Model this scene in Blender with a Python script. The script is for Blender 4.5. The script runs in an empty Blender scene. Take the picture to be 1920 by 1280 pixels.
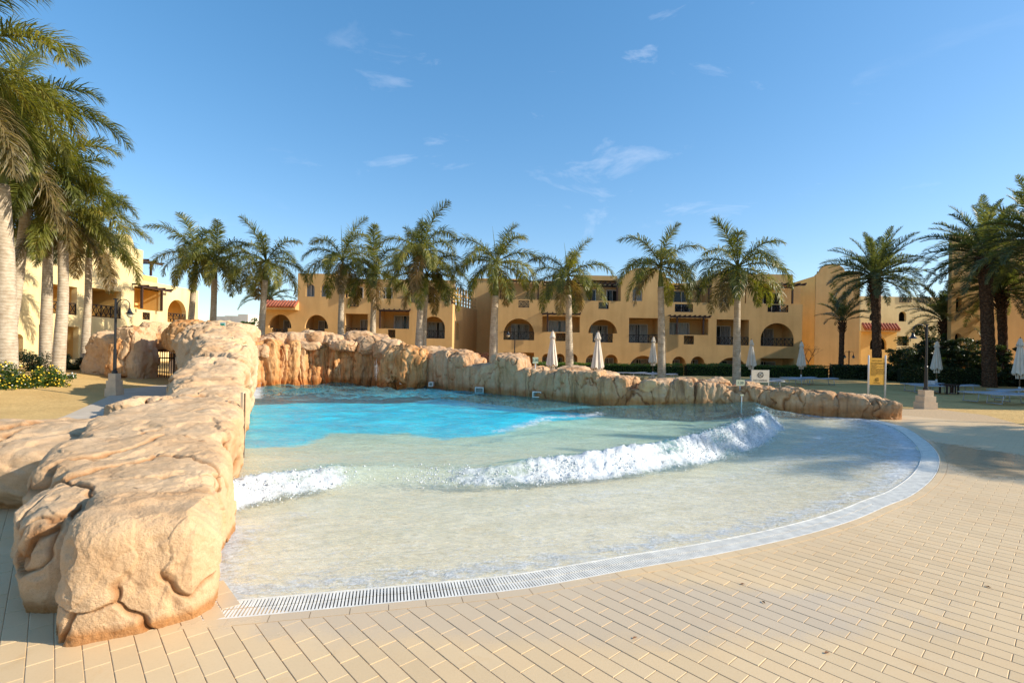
import bpy, math, random
import numpy as np
from mathutils import Matrix, Vector
from mathutils.geometry import tessellate_polygon

R = math.radians
random.seed(7)
rng = np.random.default_rng(11)
scene = bpy.context.scene
COL = scene.collection

# ------------------------------------------------------------------ camera
F = 955.0            # focal length in pixels of the 1920 px wide photograph
CAM_H = 1.75
ROLL = 0.017
HOR = 16.0
cam_data = bpy.data.cameras.new('camera')
cam_data.sensor_width = 36.0
cam_data.lens = 36.0 * F / 1920.0
cam_data.shift_y = HOR / 1920.0
cam_data.clip_start = 0.05
cam_data.clip_end = 5000
cam = bpy.data.objects.new('camera', cam_data)
COL.objects.link(cam)
cam.location = (0, 0, CAM_H)
cam.rotation_euler = (R(90), -ROLL, 0)
scene.camera = cam

# ------------------------------------------------------------------ light
SUN_EL = 27.0
SUN_DIR = Vector((0.99, -0.13, 0)).normalized()
sun_az = math.atan2(SUN_DIR.x, SUN_DIR.y)          # clockwise from +Y
sd = Vector((SUN_DIR.x * math.cos(R(SUN_EL)), SUN_DIR.y * math.cos(R(SUN_EL)), math.sin(R(SUN_EL))))
sl = bpy.data.lights.new('sun', 'SUN')
sl.energy = 4.9
sl.angle = R(0.5)
sl.color = (1.0, 0.90, 0.74)
sun = bpy.data.objects.new('sun', sl)
COL.objects.link(sun)
sun.rotation_euler = sd.to_track_quat('Z', 'Y').to_euler()

scene.view_settings.view_transform = 'Standard'
scene.view_settings.look = 'None'
scene.view_settings.exposure = 0.50
scene.view_settings.gamma = 1
scene.view_settings.use_curve_mapping = False

world = bpy.data.worlds.new('World')
scene.world = world
world.use_nodes = True
wn = world.node_tree
wn.nodes.clear()


def wnode(t, **kw):
    n = wn.nodes.new(t)
    for k, v in kw.items():
        setattr(n, k, v)
    return n


w_out = wnode('ShaderNodeOutputWorld')
w_bg = wnode('ShaderNodeBackground')
w_sky = wnode('ShaderNodeTexSky', sky_type='NISHITA')
w_sky.sun_disc = False
w_sky.sun_elevation = R(SUN_EL)
w_sky.sun_rotation = sun_az
w_sky.altitude = 0
w_sky.air_density = 1.0
w_sky.dust_density = 0.4
w_sky.ozone_density = 3.0
w_bg.inputs['Strength'].default_value = 0.135
# thin cirrus wisps: noise over the sky direction, real cloud white mixed into the sky
w_tc = wnode('ShaderNodeTexCoord')
w_map = wnode('ShaderNodeMapping')
w_map.inputs['Scale'].default_value = (3.2, 3.2, 9.0)
w_map.inputs['Rotation'].default_value = (0.0, 0.12, 0.3)
w_no = wnode('ShaderNodeTexNoise')
w_no.inputs['Scale'].default_value = 1.55
w_no.inputs['Detail'].default_value = 9
w_no.inputs['Roughness'].default_value = 0.62
w_no.inputs['Distortion'].default_value = 0.6
w_no2 = wnode('ShaderNodeTexNoise')
w_no2.inputs['Scale'].default_value = 1.3
w_no2.inputs['Detail'].default_value = 2
w_r1 = wnode('ShaderNodeValToRGB')
w_r1.color_ramp.elements[0].position = 0.60
w_r1.color_ramp.elements[1].position = 0.90
w_r2 = wnode('ShaderNodeValToRGB')
w_r2.color_ramp.elements[0].position = 0.52
w_r2.color_ramp.elements[1].position = 0.66
w_mul = wnode('ShaderNodeMath', operation='MULTIPLY')
w_mul2 = wnode('ShaderNodeMath', operation='MULTIPLY')
w_mul2.inputs[1].default_value = 0.42
w_mix = wnode('ShaderNodeMix', data_type='RGBA')
w_mix.inputs['B'].default_value = (7.6, 7.5, 7.8, 1)
w_hs = wnode('ShaderNodeHueSaturation')
w_hs.inputs['Saturation'].default_value = 1.30
w_hs.inputs['Value'].default_value = 2.06
w_hs.inputs['Hue'].default_value = 0.504
wl = wn.links.new
wl(w_tc.outputs['Generated'], w_map.inputs['Vector'])
wl(w_map.outputs['Vector'], w_no.inputs['Vector'])
wl(w_tc.outputs['Generated'], w_no2.inputs['Vector'])
wl(w_no.outputs['Fac'], w_r1.inputs['Fac'])
wl(w_no2.outputs['Fac'], w_r2.inputs['Fac'])
wl(w_r1.outputs['Color'], w_mul.inputs[0])
wl(w_r2.outputs['Color'], w_mul.inputs[1])
wl(w_mul.outputs[0], w_mul2.inputs[0])
wl(w_sky.outputs['Color'], w_hs.inputs['Color'])
w_gm = wnode('ShaderNodeGamma')
w_gm.inputs['Gamma'].default_value = 0.72
wl(w_hs.outputs['Color'], w_gm.inputs['Color'])
wl(w_gm.outputs['Color'], w_mix.inputs['A'])
wl(w_mul2.outputs[0], w_mix.inputs['Factor'])
wl(w_mix.outputs['Result'], w_bg.inputs['Color'])
wl(w_bg.outputs['Background'], w_out.inputs['Surface'])


# ------------------------------------------------------------------ measuring helpers
def level(px, py):
    x, y = px - 960.0, py - 640.0
    c, s = math.cos(ROLL), math.sin(ROLL)
    return x * c + y * s, -x * s + y * c - HOR


def P(px, py, Y):
    """the point at distance Y seen at a pixel of the photograph"""
    u, v = level(px, py)
    return Vector((u * Y / F, Y, CAM_H - v * Y / F))


def G(px, py, z=0.0):
    """the point at height z seen at a pixel"""
    u, v = level(px, py)
    Y = (CAM_H - z) * F / v
    return Vector((u * Y / F, Y, z))


# ------------------------------------------------------------------ noise in numpy
_perm = np.random.default_rng(5).permutation(4096)


def _hash(i, j, k):
    return _perm[(_perm[(_perm[i & 4095] + j) & 4095] + k) & 4095] / 2047.5 - 1.0


def vnoise(p):
    p = np.asarray(p, dtype=np.float64)
    i = np.floor(p).astype(np.int64)
    f = p - i
    u = f * f * f * (f * (f * 6 - 15) + 10)
    r = 0
    for dx in (0, 1):
        wx = u[:, 0] if dx else 1 - u[:, 0]
        for dy in (0, 1):
            wy = u[:, 1] if dy else 1 - u[:, 1]
            for dz in (0, 1):
                wz = u[:, 2] if dz else 1 - u[:, 2]
                r = r + wx * wy * wz * _hash(i[:, 0] + dx, i[:, 1] + dy, i[:, 2] + dz)
    return r


def fbm(p, octaves=4, gain=0.5, lac=2.03):
    r, a = 0, 1.0
    q = np.array(p, dtype=np.float64)
    for o in range(octaves):
        r = r + a * vnoise(q + 17.3 * o)
        a *= gain
        q = q * lac
    return r


def worley(p):
    """distance to a cell border and a random number for the cell"""
    p = np.asarray(p, dtype=np.float64)
    i = np.floor(p).astype(np.int64)
    f1 = np.full(len(p), 9.0)
    f2 = np.full(len(p), 9.0)
    cid = np.zeros(len(p))
    for dx in (-1, 0, 1):
        for dy in (-1, 0, 1):
            for dz in (-1, 0, 1):
                a, b, c = i[:, 0] + dx, i[:, 1] + dy, i[:, 2] + dz
                q = np.stack([a + .5 + .45 * _hash(a, b, c), b + .5 + .45 * _hash(a + 77, b, c), c + .5 + .45 * _hash(a, b + 33, c)], 1)
                d = np.sqrt(((p - q) ** 2).sum(1))
                near_ = d < f1
                f2 = np.where(near_, f1, np.minimum(f2, d))
                cid = np.where(near_, _hash(a, b, c + 51), cid)
                f1 = np.where(near_, d, f1)
    return f2 - f1, cid


# ------------------------------------------------------------------ mesh helpers
class MB:
    def __init__(self):
        self.v, self.f, self.m = [], [], []

    def add(self, vs, fs, mi=0):
        o = len(self.v)
        self.v.extend([tuple(p) for p in vs])
        self.f.extend([tuple(i + o for i in f) for f in fs])
        self.m.extend([mi] * len(fs))

    def box(self, a, b, mi=0, mat=None):
        x0, y0, z0 = a
        x1, y1, z1 = b
        vs = [Vector(p) for p in ((x0, y0, z0), (x1, y0, z0), (x1, y1, z0), (x0, y1, z0), (x0, y0, z1), (x1, y0, z1), (x1, y1, z1), (x0, y1, z1))]
        if mat is not None:
            vs = [mat @ p for p in vs]
        self.add(vs, [(0, 3, 2, 1), (4, 5, 6, 7), (0, 1, 5, 4), (1, 2, 6, 5), (2, 3, 7, 6), (3, 0, 4, 7)], mi)

    def bar(self, p, q, w, h=None, mi=0, up=(0, 0, 1)):
        p, q = Vector(p), Vector(q)
        h = h or w
        d = (q - p)
        L = d.length
        if L < 1e-6:
            return
        d /= L
        up = Vector(up)
        if abs(d.dot(up)) > 0.98:
            up = Vector((0, 1, 0))
        s = d.cross(up).normalized()
        t = s.cross(d)
        vs = []
        for e in (p, q):
            for a, b in ((-1, -1), (1, -1), (1, 1), (-1, 1)):
                vs.append(e + s * (a * w / 2) + t * (b * h / 2))
        self.add(vs, [(0, 1, 2, 3), (7, 6, 5, 4), (0, 4, 5, 1), (1, 5, 6, 2), (2, 6, 7, 3), (3, 7, 4, 0)], mi)

    def tube(self, pts, rad, n=8, mi=0, cap=True):
        pts = [Vector(p) for p in pts]
        if not hasattr(rad, '__len__'):
            rad = [rad] * len(pts)
        vs, fs = [], []
        ref = None
        for i, p in enumerate(pts):
            d = (pts[min(i + 1, len(pts) - 1)] - pts[max(i - 1, 0)]).normalized()
            if ref is None:
                a = Vector((0, 0, 1)) if abs(d.z) < 0.9 else Vector((0, 1, 0))
                ref = (a - d * a.dot(d)).normalized()
            else:
                ref = (ref - d * ref.dot(d)).normalized()
            s = d.cross(ref)
            for k in range(n):
                t = 2 * math.pi * k / n
                vs.append(p + ref * (math.cos(t) * rad[i]) + s * (math.sin(t) * rad[i]))
        for i in range(len(pts) - 1):
            for k in range(n):
                fs.append((i * n + k, i * n + (k + 1) % n, (i + 1) * n + (k + 1) % n, (i + 1) * n + k))
        if cap:
            fs.append(tuple(range(n))[::-1])
            fs.append(tuple((len(pts) - 1) * n + k for k in range(n)))
        self.add(vs, fs, mi)

    def mesh(self, name, mats=(), smooth=False):
        me = bpy.data.meshes.new(name)
        me.from_pydata(self.v, [], self.f)
        for m in (mats if isinstance(mats, (list, tuple)) else [mats]):
            me.materials.append(m)
        if any(self.m):
            me.polygons.foreach_set('material_index', self.m)
        if smooth:
            me.polygons.foreach_set('use_smooth', [True] * len(self.f))
        me.update()
        return me


def mesh_np(name, V, Fq, mat=None, smooth=True):
    V = np.asarray(V, dtype=np.float32)
    Fq = np.asarray(Fq, dtype=np.int32)
    n = Fq.shape[1]
    me = bpy.data.meshes.new(name)
    me.vertices.add(len(V))
    me.vertices.foreach_set('co', V.ravel())
    me.loops.add(Fq.size)
    me.loops.foreach_set('vertex_index', Fq.ravel())
    me.polygons.add(len(Fq))
    me.polygons.foreach_set('loop_start', np.arange(0, Fq.size, n, dtype=np.int32))
    me.polygons.foreach_set('loop_total', np.full(len(Fq), n, dtype=np.int32))
    me.update(calc_edges=True)
    me.polygons.foreach_set('use_smooth', np.full(len(Fq), bool(smooth)))
    if mat is not None:
        me.materials.append(mat)
    return me


def fattr(me, name, vals, domain='POINT'):
    a = me.attributes.new(name, 'FLOAT', domain)
    a.data.foreach_set('value', np.asarray(vals, dtype=np.float32))


def link(name, me, parent=None, loc=None):
    """link a mesh; its coordinates are world coordinates when loc is None"""
    o = bpy.data.objects.new(name, me)
    COL.objects.link(o)
    if parent is not None:
        o.parent = parent
        o.matrix_parent_inverse = WORLD_INV[parent.name]
    if loc is not None:
        o.location = loc
    return o


WORLD_INV = {}


def thing(name, label, cat, loc=(0, 0, 0), group=None, kind=None):
    o = bpy.data.objects.new(name, None)
    COL.objects.link(o)
    o.location = loc
    o.empty_display_size = 0.2
    WORLD_INV[o.name] = Matrix.Translation(-Vector(loc))
    if label:
        o['label'] = label
    if cat:
        o['category'] = cat
    if group:
        o['group'] = group
    if kind:
        o['kind'] = kind
    return o


def part(name, me, parent, label=None):
    o = link(name, me, parent)
    WORLD_INV[o.name] = WORLD_INV_ID(o)
    if label:
        o['label'] = label
    return o


def WORLD_INV_ID(o):
    # parts keep identity world transform, so sub-parts need none
    return Matrix.Identity(4)


def tag(o, label=None, cat=None, group=None, kind=None):
    for k, v in (('label', label), ('category', cat), ('group', group), ('kind', kind)):
        if v:
            o[k] = v
    WORLD_INV.setdefault(o.name, Matrix.Identity(4))
    return o


# ------------------------------------------------------------------ materials
def mat_new(name, rough=0.8, spec=0.3):
    m = bpy.data.materials.new(name)
    m.use_nodes = True
    nt = m.node_tree
    b = nt.nodes['Principled BSDF']
    b.inputs['Roughness'].default_value = rough
    b.inputs['Specular IOR Level'].default_value = spec
    return m, nt, b


def N(nt, t, **kw):
    n = nt.nodes.new(t)
    for k, v in kw.items():
        setattr(n, k, v)
    return n


def ramp(nt, fac, stops):
    r = N(nt, 'ShaderNodeValToRGB')
    cr = r.color_ramp
    while len(cr.elements) > 1:
        cr.elements.remove(cr.elements[-1])
    cr.elements[0].position = stops[0][0]
    cr.elements[0].color = (*stops[0][1], 1)
    for p, c in stops[1:]:
        e = cr.elements.new(p)
        e.color = (*c, 1)
    nt.links.new(fac, r.inputs['Fac'])
    return r.outputs['Color']


def noise(nt, scale, detail=5, rough=0.55, vec=None, dist=0.0):
    n = N(nt, 'ShaderNodeTexNoise')
    n.inputs['Scale'].default_value = scale
    n.inputs['Detail'].default_value = detail
    n.inputs['Roughness'].default_value = rough
    n.inputs['Distortion'].default_value = dist
    if vec is None:
        vec = N(nt, 'ShaderNodeNewGeometry').outputs['Position']
    nt.links.new(vec, n.inputs['Vector'])
    return n.outputs['Fac']


def mapped(nt, scale, rot=(0, 0, 0)):
    g = N(nt, 'ShaderNodeNewGeometry')
    m = N(nt, 'ShaderNodeMapping')
    m.inputs['Scale'].default_value = scale
    m.inputs['Rotation'].default_value = rot
    nt.links.new(g.outputs['Position'], m.inputs['Vector'])
    return m.outputs['Vector']


def mixc(nt, fac, a, b, mode='MIX'):
    m = N(nt, 'ShaderNodeMix', data_type='RGBA', blend_type=mode)
    for v, i in ((fac, 'Factor'), (a, 'A'), (b, 'B')):
        if isinstance(v, (int, float)):
            m.inputs[i].default_value = v
        elif isinstance(v, tuple):
            m.inputs[i].default_value = (*v, 1)
        else:
            nt.links.new(v, m.inputs[i])
    return m.outputs['Result']


def math_(nt, op, a, b=None):
    m = N(nt, 'ShaderNodeMath', operation=op)
    for i, v in enumerate((a, b)):
        if v is None:
            continue
        if isinstance(v, (int, float)):
            m.inputs[i].default_value = v
        else:
            nt.links.new(v, m.inputs[i])
    return m.outputs[0]


def bump(nt, b, h, strength=0.3, dist=0.02):
    n = N(nt, 'ShaderNodeBump')
    n.inputs['Strength'].default_value = strength
    n.inputs['Distance'].default_value = dist
    nt.links.new(h, n.inputs['Height'])
    nt.links.new(n.outputs['Normal'], b.inputs['Normal'])


def simple(name, col, rough=0.7, var=0.12, scale=6, spec=0.3, bumps=0.0, bscale=60):
    m, nt, b = mat_new(name, rough, spec)
    f = noise(nt, scale, 4)
    c = tuple(col)
    lo = tuple(max(0, x * (1 - var)) for x in c)
    hi = tuple(min(1, x * (1 + var)) for x in c)
    nt.links.new(ramp(nt, f, [(0.3, lo), (0.7, hi)]), b.inputs['Base Color'])
    if bumps:
        bump(nt, b, noise(nt, bscale, 4), bumps)
    return m


def stucco(name, col):
    m, nt, b = mat_new(name, 0.92, 0.12)
    big = noise(nt, 0.35, 6, 0.6)
    st = noise(nt, 1.0, 5, 0.6, mapped(nt, (1.6, 1.6, 0.22)))
    lo = tuple(x * 0.86 for x in col)
    hi = tuple(min(1, x * 1.08) for x in col)
    c = ramp(nt, big, [(0.3, lo), (0.7, hi)])
    s = ramp(nt, st, [(0.3, (0.86, 0.84, 0.80)), (0.6, (1, 1, 1))])
    nt.links.new(mixc(nt, 0.8, c, s, 'MULTIPLY'), b.inputs['Base Color'])
    bump(nt, b, noise(nt, 26, 5, 0.7), 0.25, 0.02)
    return m


def rock_mat(name, pale, mid, deep, streak=0.0, wet=None, stain=0.5):
    m, nt, b = mat_new(name, 0.93, 0.15)
    f1 = noise(nt, 1.1, 7, 0.62, dist=0.4)
    f2 = noise(nt, 9.0, 6, 0.7)
    c = ramp(nt, f1, [(0.28, deep), (0.46, mid), (0.66, pale)])
    sp = ramp(nt, f2, [(0.3, (0.80, 0.76, 0.72)), (0.62, (1, 1, 1))])
    c = mixc(nt, 0.7, c, sp, 'MULTIPLY')
    # iron stains
    f4 = noise(nt, 0.75, 6, 0.7, dist=1.2)
    rs = ramp(nt, f4, [(0.55, (1, 1, 1)), (0.72, (0.86, 0.60, 0.38))])
    c = mixc(nt, stain, c, rs, 'MULTIPLY')
    if streak:
        sv = noise(nt, 1.0, 6, 0.65, mapped(nt, (5.0, 5.0, 0.45)))
        sc = ramp(nt, sv, [(0.34, (0.34, 0.22, 0.13)), (0.46, (0.92, 0.72, 0.50)), (0.62, (1.0, 0.97, 0.93))])
        c = mixc(nt, streak, c, sc, 'MULTIPLY')
    if wet is not None:          # mineral band along the water line
        g = N(nt, 'ShaderNodeNewGeometry')
        sx = N(nt, 'ShaderNodeSeparateXYZ')
        nt.links.new(g.outputs['Position'], sx.inputs[0])
        wob = math_(nt, 'MULTIPLY', noise(nt, 2.5, 4), 0.22 if wet > 0.1 else 0.09)
        h = math_(nt, 'SUBTRACT', sx.outputs['Z'], wob)
        wc = ramp(nt, h, [(max(0.0, wet - 0.10), (0.70, 0.48, 0.28)), (wet + (0.12 if wet > 0.1 else 0.02), (1, 1, 1))])
        c = mixc(nt, 0.9, c, wc, 'MULTIPLY')
        nt.links.new(ramp(nt, h, [(0.0, (0.35,) * 3), (max(0.02, wet), (0.93,) * 3)]), b.inputs['Roughness'])
    ck = N(nt, 'ShaderNodeAttribute', attribute_name='crk')
    c = mixc(nt, 1.0, c, ramp(nt, ck.outputs['Fac'], [(0.0, (1, 1, 1)), (1.0, (0.62, 0.46, 0.33))]), 'MULTIPLY')
    gr = ramp(nt, noise(nt, 110, 3, 0.8), [(0.32, (0.78, 0.74, 0.70)), (0.5, (1, 1, 1)), (0.70, (1.0, 0.98, 0.96))])
    c = mixc(nt, 0.8, c, gr, 'MULTIPLY')
    nt.links.new(c, b.inputs['Base Color'])
    h1 = noise(nt, 75, 4, 0.8)
    h2 = noise(nt, 24, 5, 0.7)
    h = math_(nt, 'ADD', math_(nt, 'MULTIPLY', h1, 0.8), math_(nt, 'MULTIPLY', h2, 0.5))
    bump(nt, b, h, 0.9, 0.016)
    return m


M = {}
M['stucco'] = stucco('ochre_stucco', (0.65, 0.405, 0.17))
M['stucco_pale'] = stucco('cream_stucco', (0.80, 0.64, 0.34))
M['stucco_yellow'] = stucco('yellow_stucco', (0.78, 0.52, 0.19))
M['stucco_white'] = stucco('whitish_stucco', (0.74, 0.66, 0.56))
M['rock'] = rock_mat('sandstone_rock', (0.72, 0.52, 0.325), (0.67, 0.45, 0.26), (0.56, 0.34, 0.175), stain=0.4, wet=0.03)
M['rock_wall'] = rock_mat('pool_wall_rock', (0.66, 0.49, 0.33), (0.56, 0.38, 0.235), (0.44, 0.26, 0.14), streak=0.6, wet=0.16)
M['rock_fall'] = rock_mat('waterfall_rock', (0.74, 0.52, 0.31), (0.68, 0.42, 0.21), (0.56, 0.28, 0.11), streak=0.8, wet=0.2, stain=0.7)
M['rock_cap'] = rock_mat('cap_rock', (0.72, 0.53, 0.35), (0.64, 0.43, 0.26), (0.50, 0.29, 0.14), streak=0.3)
M['iron'] = simple('dark_iron', (0.018, 0.014, 0.013), 0.45, 0.2, spec=0.4)
M['wood_dark'] = simple('dark_stained_wood', (0.045, 0.022, 0.015), 0.7, 0.35, 12, bumps=0.2)
M['post_black'] = simple('black_paint', (0.012, 0.012, 0.014), 0.35, 0.1, spec=0.5)
M['stone'] = simple('pedestal_stone', (0.66, 0.50, 0.34), 0.85, 0.10, 5, bumps=0.25)
M['white_metal'] = simple('white_metal', (0.62, 0.62, 0.62), 0.4, 0.05, spec=0.5)
M['grey_metal'] = simple('grey_metal', (0.42, 0.43, 0.45), 0.4, 0.06, spec=0.5)
M['canvas'] = simple('cream_canvas', (0.74, 0.65, 0.54), 0.9, 0.08, 3, bumps=0.1, bscale=20)
M['mesh_grey'] = simple('lounger_fabric', (0.36, 0.38, 0.42), 0.8, 0.1, 8)
M['pole_wood'] = simple('umbrella_pole_wood', (0.22, 0.14, 0.09), 0.6, 0.2, 10)
M['frame'] = simple('door_frame_paint', (0.55, 0.52, 0.46), 0.5, 0.06)
M['curtain'] = simple('curtain_cloth', (0.62, 0.60, 0.56), 0.95, 0.10, 5)
M['terracotta'] = simple('terracotta_tile', (0.36, 0.11, 0.06), 0.8, 0.3, 4, bumps=0.2)
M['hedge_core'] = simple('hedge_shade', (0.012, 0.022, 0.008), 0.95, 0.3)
M['branch'] = simple('bark', (0.16, 0.10, 0.06), 0.9, 0.3, 14)
M['white_plastic'] = simple('white_plastic', (0.76, 0.73, 0.66), 0.5, 0.16, 9, spec=0.35)
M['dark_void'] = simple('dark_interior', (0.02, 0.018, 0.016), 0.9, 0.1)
M['pvc'] = simple('tan_post', (0.62, 0.50, 0.34), 0.7, 0.1)

m, nt, b = mat_new('window_glass', 0.04, 0.6)
b.inputs['Base Color'].default_value = (0.02, 0.025, 0.03, 1)
b.inputs['Alpha'].default_value = 0.42
M['glass'] = m

m, nt, b = mat_new('lamp_globe', 0.2, 0.5)
b.inputs['Base Color'].default_value = (0.75, 0.68, 0.5, 1)
b.inputs['Subsurface Weight'].default_value = 0.3
M['globe'] = m


def leaf_mat(name, dark, light, tip, trans=0.35, scale=3.0):
    m = bpy.data.materials.new(name)
    m.use_nodes = True
    nt = m.node_tree
    nt.nodes.clear()
    out = N(nt, 'ShaderNodeOutputMaterial')
    f = noise(nt, scale, 3)
    oi = N(nt, 'ShaderNodeObjectInfo')
    c = ramp(nt, f, [(0.32, dark), (0.56, light), (0.78, tip)])
    hs = N(nt, 'ShaderNodeHueSaturation')
    nt.links.new(c, hs.inputs['Color'])
    hv = math_(nt, 'ADD', math_(nt, 'MULTIPLY', oi.outputs['Random'], 0.7), 0.65)
    nt.links.new(hv, hs.inputs['Value'])
    hh = math_(nt, 'ADD', math_(nt, 'MULTIPLY', oi.outputs['Random'], -0.035), 0.515)
    nt.links.new(hh, hs.inputs['Hue'])
    d = N(nt, 'ShaderNodeBsdfPrincipled')
    d.inputs['Roughness'].default_value = 0.42
    d.inputs['Specular IOR Level'].default_value = 0.45
    t = N(nt, 'ShaderNodeBsdfTranslucent')
    nt.links.new(hs.outputs['Color'], d.inputs['Base Color'])
    tc = mixc(nt, 1.0, hs.outputs['Color'], (1.9, 1.8, 0.6), 'MULTIPLY')
    nt.links.new(tc, t.inputs['Color'])
    mx = N(nt, 'ShaderNodeMixShader')
    mx.inputs[0].default_value = trans
    nt.links.new(d.outputs[0], mx.inputs[1])
    nt.links.new(t.outputs[0], mx.inputs[2])
    nt.links.new(mx.outputs[0], out.inputs['Surface'])
    return m


M['frond'] = leaf_mat('royal_palm_leaf', (0.070, 0.088, 0.020), (0.165, 0.175, 0.034), (0.34, 0.28, 0.07))
M['frond_old'] = leaf_mat('ageing_palm_leaf', (0.10, 0.085, 0.03), (0.20, 0.15, 0.06), (0.32, 0.22, 0.10))
M['frond_date'] = leaf_mat('date_palm_leaf', (0.06, 0.08, 0.035), (0.13, 0.15, 0.065), (0.23, 0.22, 0.11), 0.35)
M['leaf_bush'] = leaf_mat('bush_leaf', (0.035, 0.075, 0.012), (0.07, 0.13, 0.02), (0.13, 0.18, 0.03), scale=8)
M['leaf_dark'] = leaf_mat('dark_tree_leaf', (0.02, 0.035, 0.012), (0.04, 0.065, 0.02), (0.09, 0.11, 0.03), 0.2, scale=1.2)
M['leaf_red'] = leaf_mat('reddish_leaf', (0.07, 0.03, 0.02), (0.16, 0.05, 0.035), (0.22, 0.09, 0.06), 0.2, scale=4)
M['petal_yellow'] = simple('yellow_petal', (0.85, 0.58, 0.05), 0.7, 0.2)
M['petal_white'] = simple('white_petal', (0.8, 0.8, 0.76), 0.7, 0.1)

m, nt, b = mat_new('palm_trunk', 0.9, 0.15)
g = N(nt, 'ShaderNodeNewGeometry')
sx = N(nt, 'ShaderNodeSeparateXYZ')
nt.links.new(g.outputs['Position'], sx.inputs[0])
wob = math_(nt, 'MULTIPLY', noise(nt, 2.0, 3), 0.25)
zz = math_(nt, 'MULTIPLY', math_(nt, 'ADD', sx.outputs['Z'], wob), 52.0)
ring = math_(nt, 'SINE', zz)
rc = ramp(nt, ring, [(0.0, (0.98, 0.98, 0.98)), (0.75, (0.95, 0.95, 0.95)), (0.95, (0.72, 0.66, 0.58))])
base = ramp(nt, noise(nt, 5, 5, 0.6), [(0.3, (0.38, 0.30, 0.21)), (0.65, (0.58, 0.49, 0.37))])
nt.links.new(mixc(nt, 0.8, base, rc, 'MULTIPLY'), b.inputs['Base Color'])
bump(nt, b, math_(nt, 'ADD', ring, noise(nt, 30, 4)), 0.18, 0.02)
M['trunk'] = m
M['crownshaft'] = simple('green_crownshaft', (0.13, 0.15, 0.035), 0.45, 0.35, 5)
m, nt, b = mat_new('date_palm_trunk', 0.95, 0.1)
vo = N(nt, 'ShaderNodeTexVoronoi')
vo.inputs['Scale'].default_value = 1.0
nt.links.new(mapped(nt, (9, 9, 11)), vo.inputs['Vector'])
nt.links.new(ramp(nt, vo.outputs['Distance'], [(0.1, (0.17, 0.10, 0.06)), (0.6, (0.07, 0.04, 0.025))]), b.inputs['Base Color'])
bump(nt, b, vo.outputs['Distance'], 0.8, 0.06)
M['trunk_date'] = m

# sand
m, nt, b = mat_new('sand', 0.97, 0.1)
c = ramp(nt, noise(nt, 0.5, 6, 0.6), [(0.3, (0.56, 0.36, 0.14)), (0.7, (0.72, 0.49, 0.205))])
c2 = ramp(nt, noise(nt, 14, 6, 0.75), [(0.35, (0.72, 0.68, 0.62)), (0.55, (1, 1, 1))])
nt.links.new(mixc(nt, 0.6, c, c2, 'MULTIPLY'), b.inputs['Base Color'])
bump(nt, b, noise(nt, 9, 7, 0.7), 0.7, 0.05)
M['sand'] = m
m, nt, b = mat_new('path_concrete', 0.9, 0.2)
c = ramp(nt, noise(nt, 1.2, 6, 0.6), [(0.3, (0.46, 0.38, 0.29)), (0.7, (0.60, 0.51, 0.40))])
nt.links.new(c, b.inputs['Base Color'])
bump(nt, b, noise(nt, 40, 5, 0.7), 0.3, 0.01)
M['path'] = m

TILE_A = math.atan2(955.0, -860.0)           # direction of the long joints


def tile_nodes(nt, b, wet_edge=True, attr=True):
    """colour of a ceramic paver: slight differences from tile to tile, dirt clouds, wet film near the grate"""
    big = noise(nt, 0.8, 5, 0.6)
    c = ramp(nt, big, [(0.3, (0.67, 0.485, 0.275)), (0.7, (0.74, 0.545, 0.315))])
    at = N(nt, 'ShaderNodeAttribute', attribute_name='rnd')
    oi = N(nt, 'ShaderNodeObjectInfo')
    r = math_(nt, 'FRACT', math_(nt, 'ADD', at.outputs['Fac'], oi.outputs['Random']))
    v = ramp(nt, r, [(0.0, (0.93, 0.92, 0.90)), (0.5, (1, 1, 1)), (1.0, (1.0, 0.97, 0.93))])
    c = mixc(nt, 1.0, c, v, 'MULTIPLY')
    st = ramp(nt, noise(nt, 2.4, 7, 0.72, dist=0.5), [(0.58, (1, 1, 1)), (0.74, (0.90, 0.78, 0.60))])
    c = mixc(nt, 0.55, c, st, 'MULTIPLY')
    sp = ramp(nt, noise(nt, 70, 3, 0.7), [(0.3, (0.93, 0.92, 0.90)), (0.5, (1, 1, 1))])
    return mixc(nt, 0.7, c, sp, 'MULTIPLY')


m, nt, b = mat_new('cream_paver', 0.45, 0.4)
col = tile_nodes(nt, b)
wa = N(nt, 'ShaderNodeAttribute', attribute_name='wet')
wn_ = ramp(nt, noise(nt, 3.0, 6, 0.7), [(0.40, (0, 0, 0)), (0.55, (1, 1, 1))])
# wet film: only where the ground lies near the pool or on the wet tongue
g = N(nt, 'ShaderNodeNewGeometry')


def blob(nt, pos, cx, cy, rx, ry, edge=0.6):
    mp = N(nt, 'ShaderNodeMapping')
    mp.inputs['Location'].default_value = (-cx / rx, -cy / ry, 0)
    mp.inputs['Scale'].default_value = (1 / rx, 1 / ry, 0)
    nt.links.new(pos, mp.inputs['Vector'])
    ln = N(nt, 'ShaderNodeVectorMath', operation='LENGTH')
    nt.links.new(mp.outputs[0], ln.inputs[0])
    nz = math_(nt, 'MULTIPLY', math_(nt, 'SUBTRACT', noise(nt, 1.6, 6, 0.7), 0.5), 1.3)
    d = math_(nt, 'ADD', ln.outputs['Value'], nz)
    return ramp(nt, d, [(edge, (1, 1, 1)), (edge + 0.35, (0, 0, 0))])


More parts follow.
